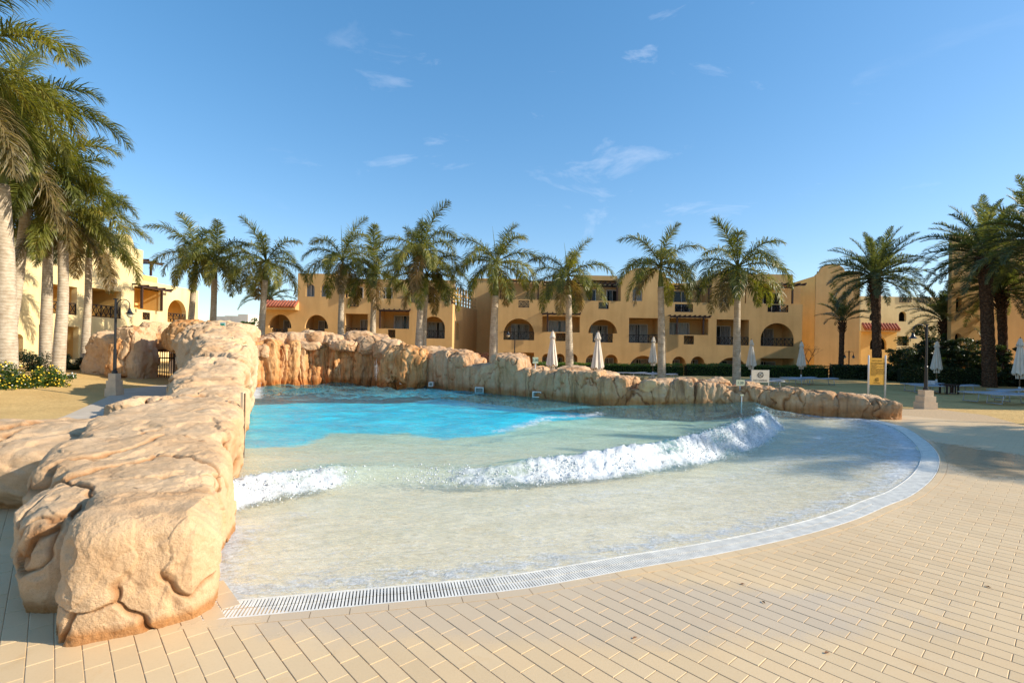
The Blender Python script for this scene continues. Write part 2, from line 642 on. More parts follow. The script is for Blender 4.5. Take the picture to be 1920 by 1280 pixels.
wc = G(1780, 850)
wet1 = blob(nt, g.outputs['Position'], wc.x, wc.y, 1.6, 3.0)
wc = G(960, 1135)
wet2 = blob(nt, g.outputs['Position'], wc.x, wc.y, 3.6, 0.55)
wet = math_(nt, 'MAXIMUM', wet1, wet2)
nt.links.new(mixc(nt, math_(nt, 'MULTIPLY', wet, 0.45), col, (0.52, 0.42, 0.30)), b.inputs['Base Color'])
rr = math_(nt, 'SUBTRACT', math_(nt, 'ADD', math_(nt, 'MULTIPLY', noise(nt, 5, 4), 0.2), 0.38), math_(nt, 'MULTIPLY', wet, 0.36))
nt.links.new(rr, b.inputs['Roughness'])
bump(nt, b, noise(nt, 130, 3, 0.7), 0.12, 0.004)
M['paver'] = m
M['grout'] = simple('grout', (0.50, 0.35, 0.20), 0.95, 0.2, 20)

# pool floor: cream tiles near the beach, turquoise paint further in, the rock's dark reflection painted in under the falls
m, nt, b = mat_new('pool_floor_paint_reflection', 0.6, 0.3)
g = N(nt, 'ShaderNodeNewGeometry')
at = N(nt, 'ShaderNodeAttribute', attribute_name='zone')
br = N(nt, 'ShaderNodeTexBrick')
br.inputs['Color1'].default_value = (0.88, 0.79, 0.59, 1)
br.inputs['Color2'].default_value = (0.86, 0.77, 0.575, 1)
br.inputs['Mortar'].default_value = (0.74, 0.66, 0.50, 1)
br.inputs['Scale'].default_value = 1.0
br.inputs['Brick Width'].default_value = 0.236
br.inputs['Row Height'].default_value = 0.1176
br.inputs['Mortar Size'].default_value = 0.004
mp = N(nt, 'ShaderNodeMapping')
mp.inputs['Rotation'].default_value = (0, 0, -TILE_A)
nt.links.new(g.outputs['Position'], mp.inputs['Vector'])
nt.links.new(mp.outputs[0], br.inputs['Vector'])
cm = mixc(nt, 0.5, br.outputs['Color'], ramp(nt, noise(nt, 1.7, 7, 0.7), [(0.35, (0.84, 0.80, 0.66)), (0.6, (1, 1, 1))]), 'MULTIPLY')
cm = mixc(nt, 0.8, cm, ramp(nt, noise(nt, 16, 5, 0.75, mapped(nt, (1, 2.2, 1)), 1.5), [(0.36, (0.80, 0.765, 0.66)), (0.50, (0.97, 0.96, 0.92)), (0.66, (1, 1, 1))]), 'MULTIPLY')
tqn = 0
zf = math_(nt, 'ADD', at.outputs['Fac'], math_(nt, 'MULTIPLY', math_(nt, 'SUBTRACT', noise(nt, 1.3, 6, 0.65, None, 0.8), 0.5), 0.24))
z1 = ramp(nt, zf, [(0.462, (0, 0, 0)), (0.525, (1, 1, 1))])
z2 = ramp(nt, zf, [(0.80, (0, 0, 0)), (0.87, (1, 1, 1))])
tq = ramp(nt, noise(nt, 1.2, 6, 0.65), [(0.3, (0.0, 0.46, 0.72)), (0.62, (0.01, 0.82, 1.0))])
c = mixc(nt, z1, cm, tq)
c = mixc(nt, z2, c, (0.030, 0.012, 0.022))  # dark reflection of the rock put into the floor colour
nt.links.new(c, b.inputs['Base Color'])
M['pool_floor'] = m

# water
m = bpy.data.materials.new('pool_water')
m.use_nodes = True
nt = m.node_tree
nt.nodes.clear()
out = N(nt, 'ShaderNodeOutputMaterial')
dp = N(nt, 'ShaderNodeAttribute', attribute_name='depth')
fo = N(nt, 'ShaderNodeAttribute', attribute_name='foam')
# Beer-Lambert tint by the real depth below this spot
tint = ramp(nt, dp.outputs['Fac'], [(0.0, (1, 1, 1)), (0.15, (0.95, 0.985, 0.975)), (0.45, (0.78, 0.95, 0.95)), (1.0, (0.45, 0.88, 0.96))])
tr = N(nt, 'ShaderNodeBsdfTransparent')
nt.links.new(tint, tr.inputs['Color'])
mp = mapped(nt, (1.0, 1.7, 1.0), (0, 0, -0.12))
h1 = noise(nt, 3.2, 4, 0.6, mp, 0.4)
h2 = noise(nt, 9, 5, 0.7, mp, 1.2)
hh = math_(nt, 'ADD', math_(nt, 'MULTIPLY', h1, 1.0), math_(nt, 'MULTIPLY', h2, 0.55))
bp = N(nt, 'ShaderNodeBump')
bp.inputs['Strength'].default_value = 0.85
bp.inputs['Distance'].default_value = 0.05
nt.links.new(hh, bp.inputs['Height'])
gl = N(nt, 'ShaderNodeBsdfGlossy')
gl.inputs['Roughness'].default_value = 0.06
nt.links.new(bp.outputs['Normal'], gl.inputs['Normal'])
gi = N(nt, 'ShaderNodeNewGeometry')
bp2 = N(nt, 'ShaderNodeBump')
bp2.inputs['Strength'].default_value = 0.7
bp2.inputs['Distance'].default_value = 0.045
nt.links.new(hh, bp2.inputs['Height'])
# Schlick reflectance of water, the same seen from above and from below
dt = N(nt, 'ShaderNodeVectorMath', operation='DOT_PRODUCT')
nt.links.new(gi.outputs['Incoming'], dt.inputs[0])
nt.links.new(bp2.outputs['Normal'], dt.inputs[1])
cs_ = math_(nt, 'MINIMUM', math_(nt, 'ABSOLUTE', dt.outputs['Value']), 1.0)
fr_o = math_(nt, 'ADD', math_(nt, 'MULTIPLY', math_(nt, 'POWER', math_(nt, 'SUBTRACT', 1.0, cs_), 5.0), 0.75), 0.02)
# suspended bubbles make the body slightly milky
df = N(nt, 'ShaderNodeBsdfDiffuse')
dcol = ramp(nt, dp.outputs['Fac'], [(0.0, (0.92, 0.90, 0.80)), (0.25, (0.74, 0.90, 0.86)), (0.55, (0.36, 0.72, 0.80)), (1.0, (0.22, 0.55, 0.66))])
nt.links.new(dcol, df.inputs['Color'])
nt.links.new(bp.outputs['Normal'], df.inputs['Normal'])
body = N(nt, 'ShaderNodeMixShader')
milk = ramp(nt, noise(nt, 7.5, 7, 0.72, mp, 1.6), [(0.38, (0.04,) * 3), (0.62, (0.36,) * 3)])
nt.links.new(math_(nt, 'MULTIPLY', milk, ramp(nt, dp.outputs['Fac'], [(0.3, (1, 1, 1)), (0.7, (0.35,) * 3)])), body.inputs[0])
nt.links.new(tr.outputs[0], body.inputs[1])
tl_ = N(nt, 'ShaderNodeBsdfTranslucent')
nt.links.new(dcol, tl_.inputs['Color'])
dm = N(nt, 'ShaderNodeMixShader')
dm.inputs[0].default_value = 0.4
nt.links.new(df.outputs[0], dm.inputs[1])
nt.links.new(tl_.outputs[0], dm.inputs[2])
nt.links.new(dm.outputs[0], body.inputs[2])
surf = N(nt, 'ShaderNodeMixShader')
nt.links.new(fr_o, surf.inputs[0])
nt.links.new(body.outputs[0], surf.inputs[1])
nt.links.new(gl.outputs[0], surf.inputs[2])
# foam
fn = noise(nt, 22, 7, 0.75, mp, 1.5)
fn2 = noise(nt, 5, 6, 0.7, mp, 1.2)
ff = math_(nt, 'ADD', math_(nt, 'MULTIPLY', math_(nt, 'SUBTRACT', fn, 0.5), 0.9), math_(nt, 'MULTIPLY', math_(nt, 'SUBTRACT', fn2, 0.5), 0.9))
fx = math_(nt, 'ADD', fo.outputs['Fac'], ff)
fm = ramp(nt, fx, [(0.40, (0, 0, 0)), (0.56, (0.62, 0.62, 0.62)), (0.86, (1, 1, 1))])
fd = N(nt, 'ShaderNodeBsdfPrincipled')
fd.inputs['Base Color'].default_value = (0.64, 0.67, 0.68, 1)
fd.inputs['Roughness'].default_value = 0.6
nt.links.new(ramp(nt, noise(nt, 30, 5, 0.7), [(0.3, (0.50, 0.58, 0.62)), (0.55, (0.68, 0.70, 0.71))]), fd.inputs['Base Color'])  # blue-grey shadow mottling put into the foam colour
nt.links.new(bp.outputs['Normal'], fd.inputs['Normal'])
fin = N(nt, 'ShaderNodeMixShader')
nt.links.new(fm, fin.inputs[0])
nt.links.new(surf.outputs[0], fin.inputs[1])
nt.links.new(fd.outputs[0], fin.inputs[2])
nt.links.new(fin.outputs[0], out.inputs['Surface'])
M['water'] = m

m, nt, b = mat_new('sea_foam', 0.55, 0.4)
b.inputs['Base Color'].default_value = (0.60, 0.63, 0.65, 1)
b.inputs['Subsurface Weight'].default_value = 0.0
M['foam'] = m


# ================================================================== THE GROUND AND THE POOL
def catmull(pts, n=10):
    pts = [Vector(p) for p in pts]
    out = []
    for i in range(len(pts) - 1):
        p0, p1, p2, p3 = pts[max(i - 1, 0)], pts[i], pts[i + 1], pts[min(i + 2, len(pts) - 1)]
        for k in range(n):
            t = k / n
            out.append(0.5 * ((2 * p1) + (-p0 + p2) * t + (2 * p0 - 5 * p1 + 4 * p2 - p3) * t * t + (-p0 + 3 * p1 - 3 * p2 + p3) * t ** 3))
    out.append(pts[-1])
    return out


arc_px = [(350, 1163), (407, 1160), (753, 1127), (940, 1108), (1040, 1093), (1206, 1062), (1350, 1037), (1500, 1004), (1601, 974),
          (1664, 947), (1711, 927), (1748, 897), (1761, 871), (1757, 848), (1734, 824), (1694, 800), (1640, 786)]
arc = [G(x, y).to_2d() for x, y in arc_px]
arc = [Vector((p.x, p.y, 0)) for p in arc]
arc = catmull(arc, 8)
# even spacing
def resample(pts, step):
    out = [pts[0].copy()]
    acc = 0.0
    for a, b2 in zip(pts, pts[1:]):
        L = (b2 - a).length
        while acc + L >= step:
            t = (step - acc) / L
            a = a.lerp(b2, t)
            out.append(a.copy())
            L = (b2 - a).length
            acc = 0.0
        acc += L
    return out


arc = resample(arc, 0.05)
arc_np = np.array([(p.x, p.y) for p in arc])
tan = np.gradient(arc_np, axis=0)
tan = np.array([np.convolve(np.pad(tan[:, k], 6, mode='edge'), np.ones(13) / 13, 'valid') for k in (0, 1)]).T
tan /= np.linalg.norm(tan, axis=1)[:, None]
nrm = np.stack([-tan[:, 1], tan[:, 0]], 1)        # to the left of the travel direction: into the pool


def arc_off(d):
    return arc_np + nrm * d


def arc_signed(xy):
    """distance to the outer grate line, positive inside the pool"""
    xy = np.asarray(xy, dtype=np.float64)
    out_d = np.empty(len(xy))
    idx = np.empty(len(xy), dtype=int)
    A = arc_np[::2]
    for s in range(0, len(xy), 4000):
        q = xy[s:s + 4000]
        d2 = ((q[:, None, :] - A[None]) ** 2).sum(2)
        k = d2.argmin(1) * 2
        idx[s:s + 4000] = k
        v = q - arc_np[k]
        out_d[s:s + 4000] = (v * nrm[k]).sum(1)
    return out_d, idx


GRATE = 0.25
# waterlines along the rock walls
right_px = [(1683, 787), (1600, 783), (1500, 778), (1400, 771), (1300, 768), (1180, 762), (1100, 756), (1000, 748), (900, 738), (800, 728), (750, 724)]
fall_px = [(700, 722), (600, 722), (480, 726)]
right_base = [G(x, y) for x, y in right_px]
fall_base = [G(x, y) for x, y in fall_px]


def left_edge(Y):
    return -1.93 - 0.485 * (Y - 3.3)


left_base = [Vector((left_edge(Y), Y, 0)) for Y in (20.5, 17, 14, 11, 8, 5, 3.35)]
pool_poly = [(p[0], p[1]) for p in arc_off(0.0)[::4]] + [(p.x, p.y) for p in right_base + fall_base + left_base]
PP = np.array(pool_poly)


def inside(poly, xy):
    x, y = xy[:, 0], xy[:, 1]
    c = np.zeros(len(xy), dtype=bool)
    n = len(poly)
    for i in range(n):
        x0, y0 = poly[i]
        x1, y1 = poly[(i + 1) % n]
        if y0 == y1:
            continue
        cond = (y0 > y) != (y1 > y)
        c ^= cond & (x < (x1 - x0) * (y - y0) / (y1 - y0) + x0)
    return c


def poly_dist(pts, xy):
    """distance to an open polyline, fraction along it, signed side"""
    best = np.full(len(xy), 1e9)
    par = np.zeros(len(xy))
    side = np.zeros(len(xy))
    acc = 0.0
    tot = sum(np.hypot(*(np.array(b2) - np.array(a))) for a, b2 in zip(pts, pts[1:]))
    for a, b2 in zip(pts, pts[1:]):
        a, b2 = np.array(a), np.array(b2)
        d = b2 - a
        L = np.hypot(*d)
        t = np.clip(((xy - a) @ d) / L ** 2, 0, 1)
        q = a + t[:, None] * d
        r = xy - q
        dist = np.hypot(r[:, 0], r[:, 1])
        m_ = dist < best
        best = np.where(m_, dist, best)
        par = np.where(m_, (acc + t * L) / tot, par)
        cr = d[0] * r[:, 1] - d[1] * r[:, 0]
        side = np.where(m_, np.sign(cr), side)
        acc += L
    return best, par, side


def grid_mesh(x0, x1, y0, y1, step):
    xs = np.arange(x0, x1 + step, step)
    ys = np.arange(y0, y1 + step, step)
    X, Y = np.meshgrid(xs, ys)
    nx, ny = len(xs), len(ys)
    V = np.stack([X.ravel(), Y.ravel()], 1)
    i = np.arange(ny - 1)[:, None] * nx + np.arange(nx - 1)[None]
    i = i.ravel()
    Fq = np.stack([i, i + 1, i + nx + 1, i + nx], 1)
    return V, Fq


def compact(V, Fq, *attrs):
    used = np.zeros(len(V), dtype=bool)
    used[Fq.ravel()] = True
    remap = np.cumsum(used) - 1
    return (V[used], remap[Fq]) + tuple(a[used] for a in attrs)


def sstep(a, b2, x):
    t = np.clip((x - a) / (b2 - a), 0, 1)
    return t * t * (3 - 2 * t)


def terrain(x, y):
    h = 0.45 * sstep(-13.5, -21.0, x) * sstep(6, 16, y)
    h = h - 0.9 * sstep(41.3, 44.5, y) * sstep(-14, -10, x) * sstep(30, 26, x)
    return h


# paved area: around the arc and out to the sand
pave_edge_px = [(1686, 766), (1760, 767), (1850, 778), (1919, 797)]
pe = [G(x, y) for x, y in pave_edge_px]
pave_outer = [(p.x, p.y) for p in pe] + [(16.5, 9.6), (17.6, 6.0), (16.0, 0.2), (12, -3), (-9, -3), (-9.5, 7.5)]
lw = [(left_edge(Y) - 0.5, Y) for Y in (7.5, 5, 3.6)]
pave_poly = pave_outer + lw + [(p[0], p[1]) for p in arc_off(-0.02)[14::4][:]] + [(right_base[0].x - 0.3, right_base[0].y + 0.3)]

V, Fq = grid_mesh(-60, 60, -20, 70, 0.5)
cen = V[Fq].mean(1)
drop = inside(pool_poly, cen)
dist_edge, _, _ = poly_dist(pool_poly + pool_poly[:1], cen)
drop = (drop & (dist_edge > -1)) | (inside(pave_outer, cen) & (cen[:, 1] < 12.5) & (cen[:, 1] > -2))
drop |= inside(pool_poly, cen + np.array([0.45, -0.2]))
Fk = Fq[~drop]
Z = terrain(V[:, 0], V[:, 1])
Z = Z + 0.025 * fbm(np.stack([V[:, 0] * 0.5, V[:, 1] * 0.5, 0 * Z], 1), 4) - 0.035
V3 = np.column_stack([V, Z])
V3, Fk = compact(V3, Fk)
g_me = mesh_np('sand_ground', V3, Fk, M['sand'])
tag(link('ground', g_me), kind='structure', label='sandy ground around the pool and palms')
# far ground to the horizon
mb = MB()
for (a, b2) in (((-900, 70), (900, 1500)), ((-900, -600), (-60, 70)), ((60, -600), (900, 70)), ((-60, -600), (60, -20))):
    mb.add([(a[0], a[1], -0.06), (b2[0], a[1], -0.06), (b2[0], b2[1], -0.06), (a[0], b2[1], -0.06)], [(0, 1, 2, 3)])
tag(link('far_ground', mb.mesh('far_ground', M['sand'])), kind='structure', label='flat desert ground reaching the horizon')

# concrete path to the gate
pth = [(60, 800), (120, 780), (205, 742), (228, 722), (285, 713), (352, 713), (360, 745), (330, 790), (200, 860)]
mb = MB()
pv = [G(x, y, 0.012) for x, y in pth]
mb.add(pv, [tuple(t) for t in tessellate_polygon([pv])])
tag(link('path', mb.mesh('path', M['path'])), kind='structure', label='pale concrete path leading to the gate')

# grout bed of the paving
mb = MB()
pv = [Vector((x, y, -0.0035)) for x, y in pave_poly]
tris = tessellate_polygon([pv])
mb.add(pv, [tuple(t) for t in tris])
me = mb.mesh('grout_bed', M['grout'])
pavement = tag(link('pavement', me), kind='structure', label='cream paved terrace curving round the wave pool')

# ---- pavers, each with its own bevelled edge
TA = np.array([math.cos(TILE_A), math.sin(TILE_A)])
TB = np.array([TA[1], -TA[0]])
TL, TW, GAP = 0.236, 0.1176, 0.0042
o0 = G(101.7, 1278)
ph = (np.array([o0.x, o0.y]) @ TB)
xy_corners = []
ni = np.arange(-160, 160)
nj = np.arange(-160, 160)
I, J = np.meshgrid(ni, nj)
I, J = I.ravel(), J.ravel()
ca = (J + 0.5 * (I % 2)) * TL
cb = ph + (I + 0.5) * TW
C = ca[:, None] * TA + cb[:, None] * TB
ok = (C[:, 1] > 1.7) & (C[:, 1] < 15.5) & (np.abs(C[:, 0]) < C[:, 1] * 1.09 + 0.9)
C = C[ok]
ok = inside(pave_outer, C)
C = C[ok]
BORD = -0.105
sd_, ix_ = arc_signed(C)
on_left = (C[:, 0] < left_edge(C[:, 1]) + 0.12)
keep = (sd_ < 0.16) | on_left
C, sd_, ix_, on_left = C[keep], sd_[keep], ix_[keep], on_left[keep]
whole = (sd_ < BORD - 0.14) | on_left
# keep out of the hidden inside of the left wall
bur = on_left & (C[:, 0] > left_edge(C[:, 1]) - 0.7) & (C[:, 1] > 3.7)
C, sd_, ix_, on_left, whole = C[~bur], sd_[~bur], ix_[~bur], on_left[~bur], whole[~bur]


def paver_geo(w, l, hgt=0.009, bev=0.0022):
    a, b2 = l / 2, w / 2
    out = [(-a, -b2), (a, -b2), (a, b2), (-a, b2)]
    inn = [(-a + bev, -b2 + bev), (a - bev, -b2 + bev), (a - bev, b2 - bev), (-a + bev, b2 - bev)]
    v = [(x, y, -hgt) for x, y in out] + [(x, y, -bev * 0.7) for x, y in out] + [(x, y, 0) for x, y in inn]
    f = []
    for k in range(4):
        n2 = (k + 1) % 4
        f.append((k, n2, 4 + n2, 4 + k))
        f.append((4 + k, 4 + n2, 8 + n2, 8 + k))
    f.append((8, 9, 10, 11))
    return v, f


pv_, pf_ = paver_geo(TW - GAP, TL - GAP)
pm = MB()
pm.add(pv_, pf_)
paver_me = pm.mesh('paver', M['paver'])
Cw = C[whole]
px_ok = (np.abs(Cw[:, 0] / Cw[:, 1]) < 0.99) & (Cw[:, 1] > 2.68)
size = np.where(px_ok, 1.0 / Cw[:, 1] ** 2, 0)
order = np.argsort(-size)
near = order[:300]
far = order[300:]
for k in near:
    o = bpy.data.objects.new('paver', paver_me)
    COL.objects.link(o)
    o.parent = pavement
    o.location = (Cw[k, 0], Cw[k, 1], random.uniform(-0.0008, 0.0008))
    o.rotation_euler = (random.gauss(0, 0.0010), random.gauss(0, 0.0010), TILE_A)
base = np.array(pv_)
rot = np.array([[TA[0], TA[1]], [-TA[1], TA[0]]])
bxy = base[:, :2] @ rot
nF = len(far)
allV = np.zeros((nF, 12, 3))
allV[:, :, :2] = Cw[far][:, None, :] + bxy[None]
tl = rng.normal(0, 0.0006, (nF, 1, 2))
allV[:, :, 2] = base[:, 2][None] + (bxy[None] * tl).sum(2) + rng.uniform(-0.0008, 0.0008, (nF, 1))
allF = (np.array(pf_)[None] + 12 * np.arange(nF)[:, None, None]).reshape(-1, 4)
me = mesh_np('paving', allV.reshape(-1, 3), allF, M['paver'], smooth=False)
fattr(me, 'rnd', np.repeat(rng.random(nF), 12))
o = part('further_pavers', me, pavement)
o['kind'] = 'stuff'


# pavers cut along the curve
def clip_half(poly, n, d):
    out = []
    for i in range(len(poly)):
        a, b2 = poly[i], poly[(i + 1) % len(poly)]
        da, db = a @ n - d, b2 @ n - d
        if da <= 0:
            out.append(a)
        if (da < 0) != (db < 0) and abs(da - db) > 1e-9:
            out.append(a + (b2 - a) * (da / (da - db)))
    return out


mb = MB()
rv = []
cutC, cutI = C[~whole], ix_[~whole]
for c, k in zip(cutC, cutI):
    hw, hl = (TW - GAP) / 2, (TL - GAP) / 2
    poly = [c + TA * a * hl + TB * b2 * hw for a, b2 in ((-1, -1), (-1, 1), (1, 1), (1, -1))]
    n = nrm[k]
    poly = clip_half(poly, n, (arc_np[k] + n * BORD) @ n)
    if len(poly) < 3:
        continue
    ar = 0
    for i in range(len(poly)):
        a, b2 = poly[i], poly[(i + 1) % len(poly)]
        ar += a[0] * b2[1] - b2[0] * a[1]
    if abs(ar) < 0.0006:
        continue
    if ar < 0:
        poly = poly[::-1]
    m_ = len(poly)
    vs = [(p[0], p[1], -0.009) for p in poly] + [(p[0], p[1], 0.0) for p in poly]
    fs = [tuple(range(m_, 2 * m_))] + [(i, (i + 1) % m_, m_ + (i + 1) % m_, m_ + i) for i in range(m_)]
    mb.add(vs, fs)
    rv += [random.random()] * len(vs)
me = mb.mesh('cut_pavers', M['paver'])
fattr(me, 'rnd', rv)
o = part('cut_pavers', me, pavement)
o['kind'] = 'stuff'

# border tiles following the grate
mb = MB()
rv = []
st = 5
o1, o2 = arc_off(-0.008), arc_off(BORD + 0.006)
for i in range(0, len(arc) - st, st):
    a0, a1 = o1[i], o1[i + st] - tan[i + st] * 0.005
    b0, b1 = o2[i], o2[i + st] - tan[i + st] * 0.005
    vs = [(*p, -0.009) for p in (a0, a1, b1, b0)] + [(*p, 0.001) for p in (a0, a1, b1, b0)]
    mb.add(vs, [(7, 6, 5, 4), (0, 1, 5, 4), (1, 2, 6, 5), (2, 3, 7, 6), (3, 0, 4, 7)])
    rv += [random.random()] * 8
me = mb.mesh('border_tiles', M['paver'])
fattr(me, 'rnd', rv)
part('border_tiles', me, pavement)['kind'] = 'stuff'

# ---- overflow grate
grate = thing('drain_grate', 'white slatted overflow grate curving along the pool edge', 'drain grate', (arc[0].x, arc[0].y, 0))
for d0, d1, z in ((0.0, 0.012, 0.0), (GRATE - 0.012, GRATE, 0.0)):
    mb = MB()
    e0, e1 = arc_off(d0), arc_off(d1)
    for i in range(0, len(arc) - 2, 2):
        a0, a1, b0, b1 = e0[i], e0[i + 2], e1[i], e1[i + 2]
        vs = [(*p, -0.05) for p in (a0, a1, b1, b0)] + [(*p, z) for p in (a0, a1, b1, b0)]
        mb.add(vs, [(4, 5, 6, 7), (1, 0, 4, 5), (3, 2, 6, 7)])
    part('edge_rail', mb.mesh('edge_rail', M['white_plastic']), grate)
mb = MB()
e0, e1 = arc_off(0.012), arc_off(GRATE - 0.012)
for i in range(0, len(arc) - 2, 2):
    mb.add([(*e0[i], -0.045), (*e0[i + 2], -0.045), (*e1[i + 2], -0.045), (*e1[i], -0.045)], [(0, 1, 2, 3)])
part('channel', mb.mesh('channel', simple('drain_channel', (0.16, 0.17, 0.18), 0.3, 0.2)), grate)
sm = MB()
hl = (GRATE - 0.03) / 2
sm.box((-hl, -0.0068, -0.02), (-0.006, 0.0068, -0.002))
sm.box((0.006, -0.0068, -0.02), (hl, 0.0068, -0.002))
slat_me = sm.mesh('slat', M['white_plastic'])
dense = np.array([arc_np[0]])
SP = 0.0235
fine = resample(arc, SP)
fine = np.array([(p.x, p.y) for p in fine])
fs_, fi_ = arc_signed(fine)
rest = MB()
cnt = 0
for p, k in zip(fine, fi_):
    if p[0] < -2.05:
        continue
    t, n = tan[k], nrm[k]
    ang = math.atan2(n[1], n[0]) + 0.0
    c = p + n * GRATE / 2
    if cnt < 300:
        o = bpy.data.objects.new('slat', slat_me)
        COL.objects.link(o)
        o.parent = grate
        o.matrix_parent_inverse = WORLD_INV[grate.name]
        o.location = (c[0], c[1], 0)
        o.rotation_euler = (0, 0, ang)
    else:
        mt = Matrix.Translation((c[0], c[1], 0)) @ Matrix.Rotation(ang, 4, 'Z')
        rest.box((-hl, -0.0068, -0.02), (hl, 0.0068, -0.002), mat=mt)
    cnt += 1
part('further_slats', rest.mesh('further_slats', M['white_plastic']), grate)['kind'] = 'stuff'

# ---- pool floor and water
V, Fq = grid_mesh(-13.5, 12.6, 2.8, 24.6, 0.038)
sgn, _ = arc_signed(V)
WL = -0.011
inpool = inside(pool_poly, V)


def bed_z(d):
    return -0.019 - 0.050 * np.clip(d - GRATE, 0, 2.6) - 0.115 * np.clip(d - GRATE - 2.6, 0, 12)


d_in = np.where(sgn > 0, sgn, 0)
far_in = np.clip(V[:, 1] - 5.5, 0, 30)
bz = np.maximum(bed_z(np.minimum(d_in, np.maximum(far_in * 0.9, d_in * 0.5))), -0.36)
ext = np.array(list(pool_poly))
# extend pool area below the rocks
dist_b, _, _ = poly_dist([(p.x, p.y) for p in right_base + fall_base + left_base], V)
area0 = (inpool | (dist_b < 0.75)) & (sgn > GRATE - 0.08)
area = area0 & (sgn > GRATE - 0.001)
area &= ~((V[:, 1] < 3.7) & (V[:, 0] < left_edge(V[:, 1]) - 0.1))
area0 &= ~((V[:, 1] < 3.7) & (V[:, 0] < left_edge(V[:, 1]) - 0.1))
fa0 = area0[Fq].all(1)
fa = area[Fq].all(1)
# zones of the floor colour: turquoise paint, painted dark reflection
# Bed edge line of the paint, measured on the photograph
zl_px = [(455, 845), (560, 835), (620, 812), (760, 812), (830, 822), (930, 812), (1010, 790), (1100, 784), (1190, 768), (1240, 764)]
zl = [G(x, y, -0.35) for x, y in zl_px]
zd, _, zs = poly_dist([(-9, zl[0].y - 0.6)] + [(p.x, p.y) for p in zl] + [(7.6, 22.0), (9, 25)], V)
zone = 0.5 + np.clip(zd * zs * 0.22, -0.35, 0.25)
dk = [G(x, y, -0.22) for x, y in ((470, 750), (600, 747), (740, 748), (830, 738), (900, 728))]  # near edge of the painted rock reflection
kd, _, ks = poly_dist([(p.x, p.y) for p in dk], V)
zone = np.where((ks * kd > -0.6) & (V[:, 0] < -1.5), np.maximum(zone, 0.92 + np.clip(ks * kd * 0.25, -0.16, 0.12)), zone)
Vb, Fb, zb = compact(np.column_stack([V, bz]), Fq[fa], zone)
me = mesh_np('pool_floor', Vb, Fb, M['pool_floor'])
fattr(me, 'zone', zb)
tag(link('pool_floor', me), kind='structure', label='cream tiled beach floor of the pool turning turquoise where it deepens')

mb = MB()
e0, e1 = arc_off(GRATE - 0.002), arc_off(GRATE + 0.16)
for i in range(0, len(arc) - 2, 2):
    mb.add([(*e0[i], -0.0185), (*e0[i + 2], -0.0185), (*e1[i + 2], -0.0265), (*e1[i], -0.0265)], [(0, 1, 2, 3)])
tag(link('pool_rim', mb.mesh('pool_rim', M['pool_floor'])), kind='structure', label='cream rim of the pool floor beside the grate')

# the breaking wave: foot of the foam as it lies on the water
crest_px = [(380, 965), (455, 942), (560, 922), (680, 903), (800, 903), (920, 908), (1060, 896), (1200, 882), (1330, 858), (1420, 828), (1452, 806), (1440, 785), (1425, 772)]
crest = catmull([G(x, y) for x, y in crest_px], 6)
cr2 = [(p.x, p.y) for p in crest]
kx = [-9, -3.4, -2.9, -2.3, -1.75, -1.2, -0.4, 0.4, 1.5, 3.0, 4.6, 5.6, 9]
kh = [.16, .18, .20, .19, .14, .13, .15, .22, .27, .34, .40, .38, .2]
kf = [1, 1, 1, 1, .0, .15, .8, 1, 1, 1, 1, 1, .6]


def crest_fields(xy):
    d, par, side = poly_dist(cr2, xy)
    # parameter table along the line by nearest x of crest point
    L = np.cumsum([0] + [math.dist(a, b2) for a, b2 in zip(cr2, cr2[1:])])
    L = L / L[-1]
    cx = np.interp(par, L, [p[0] for p in cr2])
    cy = np.interp(par, L, [p[1] for p in cr2])
    return d, par, side, cx, cy


d, par, side, cx, cy = crest_fields(V)
H = np.interp(cx, kx, kh)
Ff = np.interp(cx, kx, kf)
late = sstep(12.0, 15.5, cy)
H = H * (1 - 0.6 * late)
Ff = Ff * (1 - 0.4 * late)
s = d * side            # + behind (away from the beach)
wid_f, wid_b = 0.20, 0.75
prof = np.where(s > 0.22, np.exp(-((s - 0.22) / wid_b) ** 2), np.exp(-((s - 0.22) / (wid_f + 0.02)) ** 2))
h = H * prof
n3 = np.column_stack([V * np.array([0.8, 1.5]), np.zeros(len(V))])
h = h + 0.020 * fbm(n3 * 1.3, 3) * sstep(0.0, 2.5, sgn) * (1 + 1.2 * sstep(9, 13, V[:, 1]))
h = h + 0.045 * vnoise(n3 * 0.42 + 5) * sstep(2.5, 6, sgn)
h = h + 0.005 * fbm(n3 * 5.0 + 3, 3)
# second swell and a streak of foam behind it
sw = [G(x, y) for x, y in ((880, 812), (960, 800), (1050, 788), (1140, 776), (1300, 772), (1400, 776))]
d2, par2, side2 = poly_dist([(p.x, p.y) for p in sw], V)
s2 = d2 * side2
h += 0.20 * np.exp(-((s2 - 0.5) / 0.8) ** 2) * sstep(0, 0.25, par2)
# swell near the falls
sw3 = [G(x, y) for x, y in ((820, 745), (900, 742), (1000, 750))]
d3, _, _ = poly_dist([(p.x, p.y) for p in sw3], V)
h += 0.10 * np.exp(-(d3 / 1.2) ** 2)
chop = sstep(16.5, 19.5, V[:, 1]) * sstep(0.5, -3, V[:, 0])
h += 0.13 * chop * fbm(n3 * 1.7 + 9, 4)
foam = np.full(len(V), -0.25)
band = np.exp(-((s + 0.03) / 0.17) ** 2)
face = np.exp(-((s - 0.14) / 0.18) ** 2)
fvar = fbm(np.column_stack([V * 1.6, np.zeros(len(V))]) + 40, 3)
foam = foam + Ff * (1.12 + 0.28 * fvar) * np.maximum(band, face * 0.9)
foam += 0.42 * Ff * np.exp(-((s - 0.75) / 0.5) ** 2) * sstep(-0.2, 0.5, fvar)
lump = (np.abs(fbm(n3 * 9.0, 4)) + 0.5 * np.abs(fbm(n3 * 27.0, 2)))
